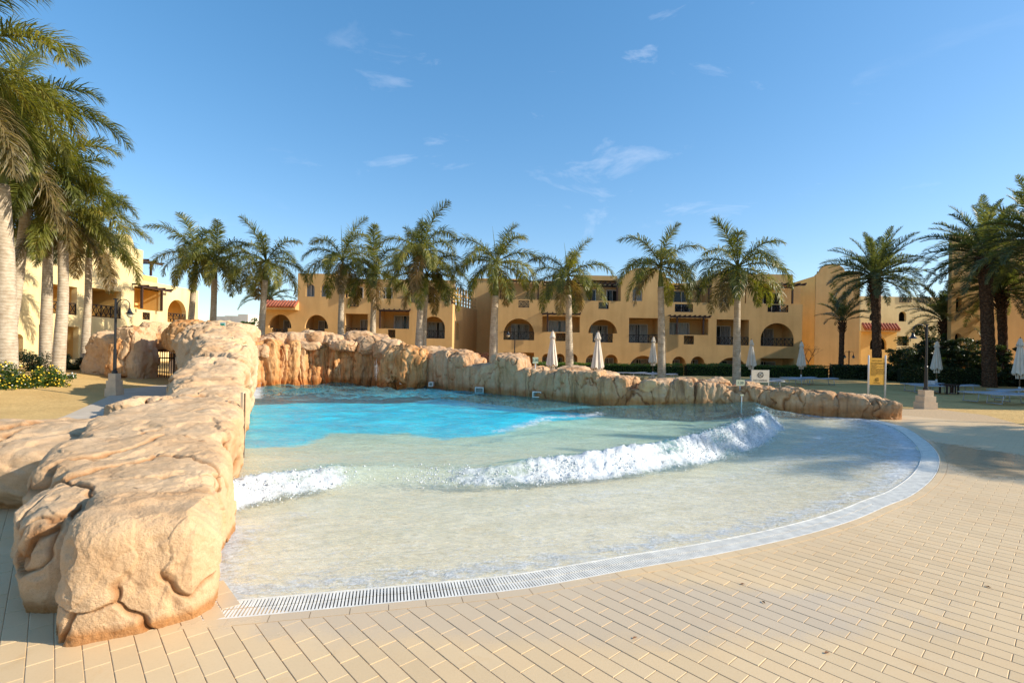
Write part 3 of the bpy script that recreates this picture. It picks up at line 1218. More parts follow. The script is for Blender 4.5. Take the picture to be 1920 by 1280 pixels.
lumpm = Ff * np.maximum(band, face)
h = h + 0.055 * lumpm * lump + 0.03 * lumpm * np.abs(vnoise(n3 * 19.0))
# lace in the shallows and streaks behind the crest
foam += 0.36 * sstep(-0.02, -0.9, s) * sstep(3.2, 0.4, sgn) + 0.26 * sstep(-0.1, -0.9, s)
foam += 0.24 * sstep(0.8, 2.5, s)
foam += 0.30 * sstep(0.0, -0.4, s) * np.exp(-((s + 0.5) / 0.7) ** 2) * Ff
foam += 0.50 * np.exp(-((s2 + 0.15) / 0.30) ** 2) * sstep(0.0, 0.08, par2) * sstep(0.62, 0.45, par2)
edge_w = np.exp(-((sgn - GRATE - 0.16) / 0.12) ** 2)
foam += 0.15 * edge_w
foam += 0.15 * sstep(4.0, 7.0, V[:, 0]) * sstep(3.5, 0.3, sgn)
df_, _, _ = poly_dist([(p.x, p.y) for p in fall_base[1:] + left_base[:2]], V)
foam += 0.55 * np.exp(-(df_ / 0.5) ** 2)
rb_, _, _ = poly_dist([(p.x, p.y) for p in right_base + left_base], V)
foam += 0.22 * np.exp(-(rb_ / 0.15) ** 2)
swash = 0.010 * vnoise(n3 * 1.1 + 31) + 0.006 * vnoise(n3 * 3.1 + 11)
wz = WL + h + swash * sstep(1.2, 0.2, sgn)
wz = np.where(sgn < GRATE + 0.5, np.minimum(wz, WL + swash + 0.02), wz)
wz = np.where(sgn < GRATE + 0.05, np.minimum(wz, -0.0125), wz)
wz = np.where((sgn > GRATE + 0.03) & (sgn < 1.6), np.maximum(wz, bz + 0.003), wz)
depth = np.clip(wz - bz, 0, 2)
Vw, Fw, fa_, dp_ = compact(np.column_stack([V, wz]), Fq[fa0 & ((wz - bz)[Fq].max(1) > -0.01)], foam, depth)
me = mesh_np('water_surface', Vw, Fw, M['water'])
fattr(me, 'foam', fa_)
fattr(me, 'depth', dp_ / 0.8)
tag(link('water', me), kind='structure', label='clear pool water, turquoise at the back, with a breaking wave')

# ---- froth thrown up by the breaking crest: many small blobs of foam
ico_v = []
t_ = (1 + 5 ** 0.5) / 2
for a, b2 in ((-1, t_), (1, t_), (-1, -t_), (1, -t_)):
    ico_v += [(a, b2, 0)]
for a, b2 in ((-1, t_), (1, t_), (-1, -t_), (1, -t_)):
    ico_v += [(0, a, b2)]
for a, b2 in ((t_, -1), (t_, 1), (-t_, -1), (-t_, 1)):
    ico_v += [(a, 0, b2)]
ico_v = np.array(ico_v) / np.linalg.norm(ico_v[0])
ico_f = np.array([(0, 11, 5), (0, 5, 1), (0, 1, 7), (0, 7, 10), (0, 10, 11), (1, 5, 9), (5, 11, 4), (11, 10, 2), (10, 7, 6), (7, 1, 8),
                  (3, 9, 4), (3, 4, 2), (3, 2, 6), (3, 6, 8), (3, 8, 9), (4, 9, 5), (2, 4, 11), (6, 2, 10), (8, 6, 7), (9, 8, 1)])


def blobs(cs, rs, mat, name, stretch=None):
    n = len(cs)
    S = np.ones((n, 1, 3)) if stretch is None else stretch[:, None, :]
    jit = rng.uniform(0.6, 1.4, (n, 12, 1))
    Vv = cs[:, None, :] + ico_v[None] * rs[:, None, None] * S * jit
    Ff_ = ico_f[None] + 12 * np.arange(n)[:, None, None]
    return mesh_np(name, Vv.reshape(-1, 3), Ff_.reshape(-1, 3), mat)


Lc = np.cumsum([0] + [math.dist(a, b2) for a, b2 in zip(cr2, cr2[1:])])
NB = 46000
u = rng.random(NB) * Lc[-1]
bx = np.interp(u, Lc, [p[0] for p in cr2])
by = np.interp(u, Lc, [p[1] for p in cr2])
# local normal pointing behind
tx = np.gradient(np.array(cr2), axis=0)
tx /= np.linalg.norm(tx, axis=1)[:, None]
nx_ = np.interp(u, Lc, -tx[:, 1])
ny_ = np.interp(u, Lc, tx[:, 0])
Hb = np.interp(bx, kx, kh) * (1 - 0.6 * sstep(12, 15.5, by))
Fb_ = np.interp(bx, kx, kf) * (1 - 0.4 * sstep(12, 15.5, by))
clus = fbm(np.column_stack([bx * 2.2, by * 2.2, 0 * bx]), 3)
sb = rng.normal(0.03, 0.11, NB)
pr = np.where(sb > 0.22, np.exp(-((sb - 0.22) / wid_b) ** 2), np.exp(-((sb - 0.22) / 0.22) ** 2))
up = np.abs(rng.normal(0, 0.022, NB)) + np.where(rng.random(NB) < 0.22, rng.exponential(0.045, NB), 0) * (0.7 + clus)
zb_ = WL + Hb * pr + up * (0.5 + Hb * 2)
rb2 = np.clip(rng.exponential(0.0032, NB) + 0.0020, 0, 0.014) * np.where(up > 0.09, 0.5, 1.0)
okb = (rng.random(NB) < np.clip(Fb_ * (0.55 + 0.9 * clus), 0, 1)) & (bx > left_edge(by) + 0.05)
cs = np.column_stack([bx + nx_ * sb, by + ny_ * sb, zb_])[okb]
me = blobs(cs, rb2[okb], M['foam'], 'wave_foam')
o = tag(link('wave_foam', me), kind='stuff', label='white froth and spray thrown up along the breaking wave', cat='foam')


# ================================================================== ROCKWORK
_cube_cache = {}


def cube_sphere(n):
    if n in _cube_cache:
        return _cube_cache[n]
    idx, V, Fq = {}, [], []

    def vid(p):
        if p not in idx:
            idx[p] = len(V)
            V.append(p)
        return idx[p]
    for ax in range(3):
        for sg in (0, n):
            for i in range(n):
                for j in range(n):
                    q = []
                    for a, b2 in ((i, j), (i + 1, j), (i + 1, j + 1), (i, j + 1)):
                        p = [0, 0, 0]
                        p[ax] = sg
                        p[(ax + 1) % 3] = a
                        p[(ax + 2) % 3] = b2
                        q.append(vid(tuple(p)))
                    Fq.append(q if sg else q[::-1])
    V = np.array(V) / n * 2.0 - 1.0
    V = np.sin(V * math.pi / 4) / math.sin(math.pi / 4) * 0.5 + V * 0.5
    r = (V, np.array(Fq))
    _cube_cache[n] = r
    return r


def rock_mesh(name, c, half, rz=0.0, tx=0.0, ty=0.0, n=28, expo=4.0, seed=0, amp=0.10, fine=0.02, crack=0.05, facets=7,
              mat='rock', vert=0.0, floor=None, strata=0.0, cut=0.78, ridge=0.0, crk_scale=1.0):
    rg = np.random.default_rng(seed)
    V, Fq = cube_sphere(n)
    k = (np.abs(V) ** expo).sum(1) ** (1 / expo)
    U = V / k[:, None]
    half = np.array(half)
    # random planar breaks
    for _ in range(facets):
        a = rg.normal(size=3)
        a[2] *= 0.55
        a /= np.linalg.norm(a)
        sup = np.abs(U @ a).max()
        dd = sup * rg.uniform(cut, cut + 0.18)
        e = np.maximum(U @ a - dd, 0)
        U = U - a[None] * (e * 0.97)[:, None]
    Pp = U * half
    nr = U / half
    nr /= np.linalg.norm(nr, axis=1)[:, None]
    rot = np.array(Matrix.Rotation(rz, 3, 'Z') @ Matrix.Rotation(tx, 3, 'X') @ Matrix.Rotation(ty, 3, 'Y'))
    Pp = Pp @ rot.T
    nr = nr @ rot.T
    W = Pp + np.array(c)
    s = float(half.mean())
    q = W / max(0.35, s) * 1.1 + seed * 3.1
    dsp = amp * 0.6 * s * fbm(q, 3)
    if ridge:
        cr_, sr_ = math.cos(0.9), math.sin(0.9)
        qa = np.stack([(W[:, 0] * cr_ + W[:, 1] * sr_) * 0.7, (-W[:, 0] * sr_ + W[:, 1] * cr_) * 2.6, W[:, 2] * 2.2], 1)
        qa = qa + 0.5 * np.stack([vnoise(W * 1.3), vnoise(W * 1.3 + 5), vnoise(W * 1.3 + 8)], 1)
        rn = 1 - np.abs(vnoise(qa + seed)) * 2
        rn2 = 1 - np.abs(vnoise(qa * 2.3 + 4)) * 2
        dsp += ridge * (np.clip(rn, 0, 1) ** 3 - 0.4) + ridge * 0.4 * np.clip(rn2, 0, 1) ** 3
    if vert:
        qv = W * np.array([3.4, 3.4, 0.42]) + seed + 0.5 * np.stack([vnoise(W * 1.9), vnoise(W * 1.9 + 7), 0 * W[:, 0]], 1)
        f = fbm(qv, 4)
        dsp += vert * f - vert * 1.2 * np.clip(1 - np.abs(vnoise(qv * 0.8 + 7)) * 7, 0, 1)
    if crack:
        qc = W * np.array([1.0, 1.0, 0.75]) * crk_scale + 13 + seed * 0.37
        qc = qc + 0.22 * np.stack([vnoise(W * 2.1), vnoise(W * 2.1 + 9), vnoise(W * 2.1 + 5)], 1) + 0.05 * np.stack([vnoise(W * 9), vnoise(W * 9 + 9), vnoise(W * 9 + 5)], 1)
        bd, cid = worley(qc)
        dsp += crack * 0.75 * cid
        crm = np.clip((vnoise(W * 1.3 + 3) + 0.15) * 4, 0, 1)
        dsp -= crack * 1.1 * np.clip(1 - bd / 0.05, 0, 1) * crm
        ckv = np.clip(1 - bd / 0.045, 0, 1) * crm
    if strata:
        ql = W * np.array([0.5, 0.5, 0.5]) + seed
        hgt = (W[:, 2] + 0.25 * W[:, 0] + 0.2 * vnoise(ql * 1.6)) * 5.0
        st = hgt - np.floor(hgt)
        dsp += strata * (np.where(st < 0.8, st / 0.8, (1 - st) / 0.2) - 0.5)
    dsp += fine * 0.55 * fbm(W * 5.0, 5, 0.62)
    dsp += fine * 0.22 * fbm(W * 34.0, 3, 0.7)
    bd2, cid2 = worley(W * 3.1 + 0.25 * np.stack([vnoise(W * 6), vnoise(W * 6 + 9), vnoise(W * 6 + 5)], 1) + seed)
    dsp += fine * 0.55 * cid2
    bd3, cid3 = worley(W * 8.3 + seed)
    dsp += fine * 0.20 * cid3
    pits = vnoise(W * 11.0 + 3)
    dsp -= fine * 2.2 * np.clip(pits - 0.52, 0, 1) * 2
    W = W + nr * dsp[:, None]
    if floor is not None:
        W[:, 2] = np.maximum(W[:, 2], floor)
    me = mesh_np(name, W, Fq, M[mat])
    if crack:
        fattr(me, 'crk', ckv)
    return me


def rock(parent, c, half, **kw):
    return part('rock', rock_mesh('rock', c, half, **kw), parent)


LN = np.array([-0.90, -0.436])
LD = np.array([-0.436, 0.90])
LANG = math.atan2(LD[1], LD[0]) - math.pi / 2


def on_wall(Y, side, z):
    p = np.array([left_edge(Y), Y]) + LN * side
    return (p[0], p[1], z)


lw_ = thing('rock_wall', 'wide pale sandstone rock wall running from the near left corner along the pool to the waterfall', 'rock wall', (-3, 4, 0))
# front block
rock(lw_, on_wall(3.74, 0.395, 0.20), (0.415, 0.56, 0.50), rz=LANG + 0.08, n=150, expo=5.5, seed=3, crk_scale=1.6, amp=0.075, fine=0.011, crack=0.030, facets=14, ty=0.05, cut=0.82, ridge=0.018)
rock(lw_, on_wall(4.05, 0.90, 0.16), (0.27, 0.40, 0.44), rz=LANG + 0.2, n=84, expo=4, seed=8, amp=0.12, fine=0.011, crack=0.03, facets=7)
rock(lw_, on_wall(4.55, 0.62, 0.25), (0.64, 0.70, 0.47), rz=LANG - 0.1, n=130, expo=5, seed=12, crk_scale=1.4, amp=0.09, fine=0.011, crack=0.03, ty=-0.04, tx=0.04, cut=0.82, ridge=0.018)
rock(lw_, on_wall(5.45, 0.78, 0.28), (0.78, 0.72, 0.49), rz=LANG + 0.15, n=110, expo=4.6, seed=21, amp=0.10, fine=0.011, crack=0.03, tx=0.05, cut=0.82, ridge=0.018)
rock(lw_, on_wall(6.4, 0.82, 0.32), (0.84, 0.82, 0.52), rz=LANG - 0.05, n=96, expo=4.6, seed=27, amp=0.09, fine=0.011, crack=0.035, tx=0.06, cut=0.82, ridge=0.018)
# branch going left
rock(lw_, (-5.0, 5.85, 0.24), (0.85, 0.62, 0.42), rz=0.3, n=70, expo=4, seed=31, amp=0.12, fine=0.015, crack=0.035, strata=0.02)
rock(lw_, (-6.2, 6.35, 0.26), (1.25, 0.8, 0.46), rz=0.12, n=80, expo=4, seed=33, amp=0.10, fine=0.015, crack=0.04, tx=-0.05)
rock(lw_, (-8.0, 6.3, 0.22), (1.3, 0.9, 0.46), rz=-0.2, n=50, expo=4, seed=35, amp=0.12, fine=0.015, crack=0.04)
rock(lw_, (-5.35, 7.1, 0.25), (0.7, 0.55, 0.44), rz=0.6, n=50, expo=3.6, seed=36, amp=0.12, fine=0.015, crack=0.04)
# mid
rock(lw_, on_wall(7.4, 0.78, 0.36), (0.80, 0.85, 0.53), rz=LANG + 0.1, n=64, expo=4.6, seed=41, amp=0.10, fine=0.015, crack=0.04, tx=0.05, cut=0.82, ridge=0.018)
# broken rocks round the hollow
for (x, y, z, a, b2, c_, sd2) in ((185, 815, .52, .34, .3, .36, 51), (232, 788, .5, .30, .26, .50, 52), (262, 772, .60, .24, .24, .44, 53),
                                  (300, 768, .62, .26, .3, .46, 54), (215, 830, .40, .4, .35, .38, 55)):
    p = G(x, y, z)
    rock(lw_, (p.x, p.y, z * 0.55 + 0.1), (a, b2, c_ * 0.95), rz=sd2, n=40, expo=3.2, seed=sd2, amp=0.16, fine=0.015, crack=0.03, facets=12, tx=0.15, mat='rock')
rock(lw_, on_wall(8.5, 0.62, 0.36), (0.64, 0.95, 0.50), rz=LANG, n=60, expo=4.6, seed=43, amp=0.10, fine=0.015, crack=0.04, tx=0.05, cut=0.82, ridge=0.018)
rock(lw_, on_wall(9.7, 0.66, 0.38), (0.66, 1.0, 0.52), rz=LANG - 0.1, n=60, expo=4.2, seed=45, amp=0.10, fine=0.016, crack=0.05, tx=0.06)
rock(lw_, on_wall(10.9, 0.74, 0.46), (0.76, 1.05, 0.60), rz=LANG + 0.1, n=56, expo=4, seed=47, amp=0.12, fine=0.016, crack=0.06, tx=0.09, strata=0.02, ridge=0.035)
rock(lw_, on_wall(12.2, .80, 0.55), (.80, 1.1, 0.72), rz=LANG - 0.05, n=56, expo=3.8, seed=49, amp=0.13, fine=0.016, crack=0.06, tx=0.12, strata=0.02, ridge=0.035)
rock(lw_, on_wall(12.6, 1.15, 0.36), (0.38, 1.0, 0.60), rz=LANG - 0.25, n=48, expo=3.4, seed=60, amp=0.13, fine=0.02, crack=0.06, tx=0.15, strata=0.02, ridge=0.035)
rock(lw_, on_wall(13.6, .78, 0.66), (.78, 1.15, 0.84), rz=LANG, n=56, expo=3.6, seed=61, amp=0.14, fine=0.02, crack=0.07, tx=0.14, strata=0.02, ridge=0.035)
rock(lw_, on_wall(14.4, 1.15, 0.42), (0.42, 1.2, 0.98), rz=LANG - 0.3, n=48, expo=3.4, seed=62, amp=0.14, fine=0.02, crack=0.07, tx=0.2, strata=0.02, ridge=0.035)
rock(lw_, on_wall(15.2, .82, 0.80), (.82, 1.2, 1.08), rz=LANG + 0.1, n=56, expo=3.6, seed=63, amp=0.14, fine=0.02, crack=0.08, tx=0.12, strata=0.02, ridge=0.035)
rock(lw_, on_wall(16.7, .9, 1.0), (.9, 1.3, 1.22), rz=LANG, n=56, expo=3.4, seed=65, amp=0.15, fine=0.02, crack=0.08, tx=0.1, strata=0.02, ridge=0.035)
rock(lw_, on_wall(17.2, 1.35, 0.70), (0.45, 1.3, 1.15), rz=LANG - 0.2, n=48, expo=3.2, seed=66, amp=0.15, fine=0.02, crack=0.08, tx=0.14)
rock(lw_, on_wall(18.4, 1.2, 1.1), (1.2, 1.3, 1.36), rz=LANG, n=56, expo=3.6, seed=67, amp=0.15, fine=0.02, crack=0.08, vert=0.05)
rock(lw_, on_wall(19.9, 1.5, 1.1), (.8, 1.4, 1.38), rz=LANG, n=50, expo=3.4, seed=68, amp=0.15, fine=0.02, crack=0.08, vert=0.06)

# ---- waterfall face
wf = thing('waterfall_rock', 'tall orange streaked rock face at the back of the pool where water trickles down', 'rock face', (-8, 23, 0))
rk = random.Random(4)
fx = [G(x, 0 + y) for x, y in ((470, 727), (520, 725), (600, 722), (680, 722), (745, 723))]
fpts = resample([Vector((p.x, p.y, 0)) for p in fx], 0.5)
for i, p in enumerate(fpts):
    u_, v_ = p.x * F / p.y + 960, 0
    z = 1.93 + rk.uniform(-0.12, 0.10)
    w = rk.uniform(0.26, 0.46)
    dep = rk.uniform(0.45, 0.75)
    off = rk.uniform(-0.12, 0.18)
    rock(wf, (p.x, p.y + dep + off, z / 2 - 0.45), (w, dep, z / 2 + 0.45), rz=rk.uniform(-0.25, 0.25), ty=rk.uniform(-0.06, 0.06), n=44, expo=4.6,
         seed=100 + i, amp=0.07, fine=0.03, crack=0.04, facets=8, mat='rock_fall', vert=0.09)
# hidden mass behind and the ledge blocks on top
for i, (x, yt, Yd, hw, hh, hd) in enumerate(((500, 634, 22.6, .52, .34, .7), (488, 646, 21.6, .4, .3, .6), (526, 627, 23.6, .75, .26, .8), (560, 625, 23.8, .8, .27, .8), (597, 624, 24, .8, .28, .8),
                                              (628, 627, 24, .55, .28, .7), (660, 628, 24.4, .7, .3, .8), (676, 622, 24.3, .75, .42, .8),
                                              (704, 628, 24.2, .85, .5, .9), (728, 640, 23.8, .7, .5, .9), (520, 642, 23.0, .5, .2, .6), (575, 641, 23.2, .7, .18, .6), (645, 640, 23.4, .6, .2, .6))):
    p = P(x, yt, Yd)
    rock(wf, (p.x, p.y, p.z - hh), (hw, hd, hh * 1.1), rz=rk.uniform(-0.4, 0.4), n=36, expo=3.4, seed=140 + i, amp=0.16, fine=0.03, crack=0.07, facets=8, mat='rock_cap')
rock(wf, (-8.2, 25.2, 0.6), (3.6, 1.4, 1.35), n=40, expo=5, seed=170, amp=0.05, fine=0.03, crack=0.08, mat='rock_cap')
# slanting slab and lower boulders on the right of the falls
for i, (x, y, Yd, a, b2, c_, ty) in enumerate(((745, 690, 22.6, .5, .6, 1.2, .35), (775, 695, 22.6, .75, .8, 1.05, .1), (762, 668, 23.4, .9, .8, .45, .15), (735, 700, 22.9, .5, .7, 1.2, .2))):
    p = P(x, y, Yd)
    rock(wf, (p.x, p.y, p.z), (a, b2, c_), ty=ty, n=40, expo=3.4, seed=180 + i, amp=0.14, fine=0.03, crack=0.07, facets=7, mat='rock_fall', vert=0.07)

# thin trickles of falling water
mb = MB()
for (x, y0, y1, Yd) in ((706, 672, 714, 21.85), (486, 715, 730, 20.2)):
    for k in range(6):
        xx = x + rk.uniform(-5, 5)
        a = P(xx, y0 + rk.uniform(0, 12), Yd)
        b2 = P(xx + rk.uniform(-1, 1), y1 - rk.uniform(0, 14), Yd - 0.12)
        pts = [a.lerp(b2, t) + Vector((rk.uniform(-.02, .02), rk.uniform(-.02, .02), 0)) for t in (0, .33, .66, 1)]
        mb.tube(pts, [0.001, 0.0035, 0.0035, 0.002], 5)
tag(link('falling_water', mb.mesh('falling_water', M['foam'], True)), kind='stuff', label='thin white trickles of water running down the orange rock face', cat='water trickle')

# ---- low wall on the right of the pool
rwl = thing('rock_wall', 'low cracked rock wall curving from the waterfall down to its rounded end on the right', 'rock wall', (4, 16, 0))
top_px = [(1683, 757), (1670, 752), (1640, 746), (1600, 741), (1560, 738), (1500, 733), (1470, 729), (1440, 727), (1410, 723), (1370, 723), (1340, 716), (1290, 712), (1250, 716),
          (1205, 727), (1170, 712), (1130, 700), (1075, 690), (1030, 698), (1000, 690), (985, 676), (955, 665), (935, 682), (910, 688), (880, 668), (855, 655), (835, 662), (810, 652), (790, 655), (760, 662)]
base_line = resample([Vector((p.x, p.y, 0)) for p in right_base], 0.10)
rb_px = [(p.x * F / p.y + 960, p) for p in base_line]
i = 0
pos = 0.0
k = 0
while pos < len(base_line) * 0.10 - 0.1:
    frac = pos / (len(base_line) * 0.10)
    step = rk.uniform(0.5, 1.0) if frac < 0.55 else rk.uniform(0.8, 1.5)
    idx = min(int((pos + step / 2) / 0.10), len(base_line) - 2)
    p = base_line[idx]
    dd = (base_line[min(idx + 3, len(base_line) - 1)] - base_line[max(idx - 3, 0)])
    ang = math.atan2(dd.y, dd.x)
    # pixel column of this spot
    nin = Vector((dd.y, -dd.x, 0)).normalized()      # to the far side of the wall
    if nin.y < 0:
        nin = -nin
    dep = rk.uniform(0.40, 0.55) if frac < 0.5 else rk.uniform(0.55, 0.8)
    c = p + nin * (dep * 0.92)
    ux = c.x * F / c.y + 960
    ty_ = np.interp(ux, [q[0] for q in top_px[::-1]], [q[1] for q in top_px[::-1]])
    v_ = level(ux, ty_)[1]
    zt = CAM_H - v_ * c.y / F
    zt = max(0.3, zt) + rk.uniform(-0.03, 0.04)
    rock(rwl, (c.x, c.y, zt / 2 - 0.35), (step * 0.60, dep, zt / 2 + 0.37), rz=ang + rk.uniform(-0.12, 0.12), ty=rk.uniform(-0.12, 0.12), tx=rk.uniform(-0.1, 0.1),
         n=44, expo=6.0, seed=200 + k, amp=0.10, fine=0.02, crack=0.05, facets=9, cut=0.84, mat='rock_wall', vert=0.03)
    pos += step
    k += 1
# cap boulders that lie loose on top of it
for i, (x, y, Yd, a, b2, c_) in enumerate(((1236, 722, 16.6, .75, .5, .22), (1170, 716, 17.2, .5, .5, .28), (955, 678, 20.6, .8, .6, .38), (930, 692, 20.4, .6, .6, .3), (1000, 702, 19.5, .6, .6, .3),
                                             (860, 668, 22.2, .8, .6, .34), (885, 684, 21.8, .7, .6, .35), (815, 660, 23, .9, .7, .35), (1075, 700, 18.7, .7, .6, .3), (1300, 722, 16.5, .5, .45, .2),
                                             (1345, 722, 16.4, .4, .4, .24), (1400, 728, 16.2, .45, .4, .2), (1620, 748, 14.8, .35, .4, .12), (1130, 710, 18, .6, .5, .25))):
    p = P(x, y, Yd)
    rock(rwl, (p.x, p.y, p.z - c_ * 0.1), (a, b2, c_), rz=rk.uniform(-0.5, 0.5), ty=rk.uniform(-0.1, 0.1), n=32, expo=3.0, seed=260 + i, amp=0.16, fine=0.025, crack=0.05, facets=8, mat='rock_cap')
p = G(1672, 786)
rock(rwl, (p.x, p.y + 0.4, 0.02), (0.30, 0.42, 0.42), rz=0.3, n=40, expo=3.2, seed=290, amp=0.16, fine=0.025, crack=0.05, facets=8, mat='rock_wall', vert=0.02)

# ---- rock arch over the service gate
ra = thing('rock_arch', 'massive sandstone boulders forming an arch over the dark service gate', 'rock arch', (-16, 24, 0))
for i, (x, y, Yd, a, b2, c_, mt, rz, ty) in enumerate((
        (218, 672, 24.2, 1.05, 1.1, 1.25, 'rock', .1, .18), (254, 668, 23.6, .66, .9, 1.42, 'rock', .0, -.06), (232, 676, 23.2, .5, .5, 1.1, 'rock_fall', .2, .12),
        (190, 693, 25.0, .8, .8, .7, 'rock', .3, .3), (248, 638, 25.2, 1.2, 1.0, .42, 'rock', .1, 0), (300, 628, 26.0, .85, 1.0, .50, 'rock', .2, 0),
        (290, 622, 25.5, .55, .7, .48, 'rock', 0, 0), (318, 642, 25.6, 1.2, .9, .42, 'rock_fall', 0, 0), (345, 640, 24.0, .85, .8, .62, 'rock_fall', .2, .1),
        (378, 632, 23.5, 1.2, 1.0, .72, 'rock_fall', .1, 0), (420, 630, 22.5, 1.2, 1.0, .62, 'rock', .1, 0), (372, 665, 24.4, .8, .8, 1.5, 'rock_fall', .1, 0), (455, 632, 21.8, .6, .8, .5, 'rock', 0, 0))):
    p = P(x, y, Yd)
    rock(ra, (p.x, p.y, p.z), (a, b2, c_), rz=rz, ty=ty, n=44, expo=3.5, seed=300 + i, amp=0.13, fine=0.03, crack=0.08, facets=7, mat=mt, vert=0.05 if mt == 'rock_fall' else 0.02)


# ================================================================== BUILDINGS
class Plane2:
    """a vertical wall plane; turns pixels into (distance along it, height)"""
    def __init__(self, p0, ang):
        self.p0 = Vector((p0[0], p0[1], 0))
        self.d = Vector((math.cos(ang), math.sin(ang), 0))
        self.n = Vector((self.d.y, -self.d.x, 0))          # outward: to the right of the direction of travel

    def uz(self, px, py):
        u, v = level(px, py)
        # p0 + s d = Y*(u/F, 1)
        a, b2 = self.d.x, self.d.y
        # x = x0 + s a ; y = y0 + s b ; x = y*u/F
        k = u / F
        s = (self.p0.y * k - self.p0.x) / (a - b2 * k)
        Y = self.p0.y + s * b2
        return s, CAM_H - v * Y / F

    def pt(self, u, z, out=0.0):
        return self.p0 + self.d * u + self.n * out + Vector((0, 0, z))

    def rect(self, x0, y0, x1, y1):
        ym, xm = (y0 + y1) / 2, (x0 + x1) / 2
        u0, u1 = self.uz(x0, ym)[0], self.uz(x1, ym)[0]
        z0, z1 = self.uz(xm, y1)[1], self.uz(xm, y0)[1]
        return min(u0, u1), z0, max(u0, u1), z1


def hole_loop(u0, z0, u1, z1, kind):
    if kind == 'rect':
        return [(u0, z0), (u1, z0), (u1, z1), (u0, z1)]
    if kind == 'notch':       # wide arch standing on two shoulders
        w = u1 - u0
        s = w * 0.15
        zs = z0 + (z1 - z0) * 0.40
        top = arc_top(u0, u1, zs, z1)
        return [(u0 + s, z0), (u1 - s, z0), (u1 - s, zs)] + top + [(u0 + s, zs)]
    r = min((u1 - u0) / 2, (z1 - z0) * 0.98)
    zs = z1 - r
    return [(u0, z0), (u1, z0)] + arc_top(u0, u1, zs, z1)


def arc_top(u0, u1, zs, z1, n=14):
    c = (u0 + u1) / 2
    return [(c + (u1 - u0) / 2 * math.cos(math.pi * k / n), zs + (z1 - zs) * math.sin(math.pi * k / n)) for k in range(n + 1)]


def slab(pl, outline, holes, thick, mat, out=0.0, mb=None):
    """a wall of real thickness with openings cut through; outer face at 'out'"""
    own = mb is None
    mb = mb or MB()
    loops = [outline] + holes
    P2 = [[Vector((u, z, 0)) for u, z in L] for L in loops]
    tris = tessellate_polygon(P2)
    flat = [p for L in loops for p in L]
    n = len(flat)
    fr = [pl.pt(u, z, out) for u, z in flat]
    bk = [pl.pt(u, z, out - thick) for u, z in flat]
    fs = []
    for t in tris:
        a, b2, c = (flat[i] for i in t)
        ar = (b2[0] - a[0]) * (c[1] - a[1]) - (c[0] - a[0]) * (b2[1] - a[1])
        t = tuple(t)
        if ar < 0:
            t = t[::-1]
        fs.append(t)
        fs.append(tuple(i + n for i in t[::-1]))
    o = 0
    for L in loops:
        m_ = len(L)
        for i in range(m_):
            j = (i + 1) % m_
            fs.append((o + j, o + i, n + o + i, n + o + j))
        o += m_
    mb.add(fr + bk, fs)
    return mb


def recess(pl, u0, z0, u1, z1, depth, thick, mb):
    """the inner shell behind an opening (open to the front)"""
    a = 0.02
    u0, u1, z0, z1 = u0 - a, u1 + a, z0 - a, z1 + a
    f, bk = -thick + 0.01, -thick - depth
    c = [pl.pt(u, z, w) for w in (f, bk) for u, z in ((u0, z0), (u1, z0), (u1, z1), (u0, z1))]
    if not hasattr(mb, 'recs'):
        mb.recs = []
    mb.recs.append(c)


def recess_parts(name, mb, mat, parent):
    for c in getattr(mb, 'recs', []):
        m2 = MB()
        m2.add(c, [(4, 5, 6, 7), (0, 1, 5, 4), (1, 2, 6, 5), (2, 3, 7, 6), (3, 0, 4, 7)])
        part(name, m2.mesh(name, mat), parent)


def bar_uz(mb, pl, a, b2, w, h, out, mi=0):
    mb.bar(pl.pt(a[0], a[1], out), pl.pt(b2[0], b2[1], out), w, h, mi, up=tuple(pl.n))


def railing(pl, u0, z0, u1, z1, parent, out=-0.06):
    mb = MB()
    bar_uz(mb, pl, (u0, z1), (u1, z1), .06, .06, out)
    bar_uz(mb, pl, (u0, z0 + .04), (u1, z0 + .04), .05, .04, out)
    n = max(1, round((u1 - u0) / 0.8))
    for i in range(n + 1):
        u = u0 + (u1 - u0) * i / n
        bar_uz(mb, pl, (u, z0), (u, z1), .05, .05, out)
    for i in range(n):
        a, b2 = u0 + (u1 - u0) * i / n, u0 + (u1 - u0) * (i + 1) / n
        m_ = (a + b2) / 2
        bar_uz(mb, pl, (a, z0 + .04), (m_, z1), .03, .03, out)
        bar_uz(mb, pl, (m_, z0 + .04), (a, z1), .03, .03, out + 0.02)
        bar_uz(mb, pl, (m_, z0 + .04), (b2, z1), .03, .03, out)
        bar_uz(mb, pl, (b2, z0 + .04), (m_, z1), .03, .03, out + 0.02)
        bar_uz(mb, pl, (m_, z0 + .04), (m_, z1), .025, .025, out + 0.01)
    part('railing', mb.mesh('railing', M['iron']), parent)


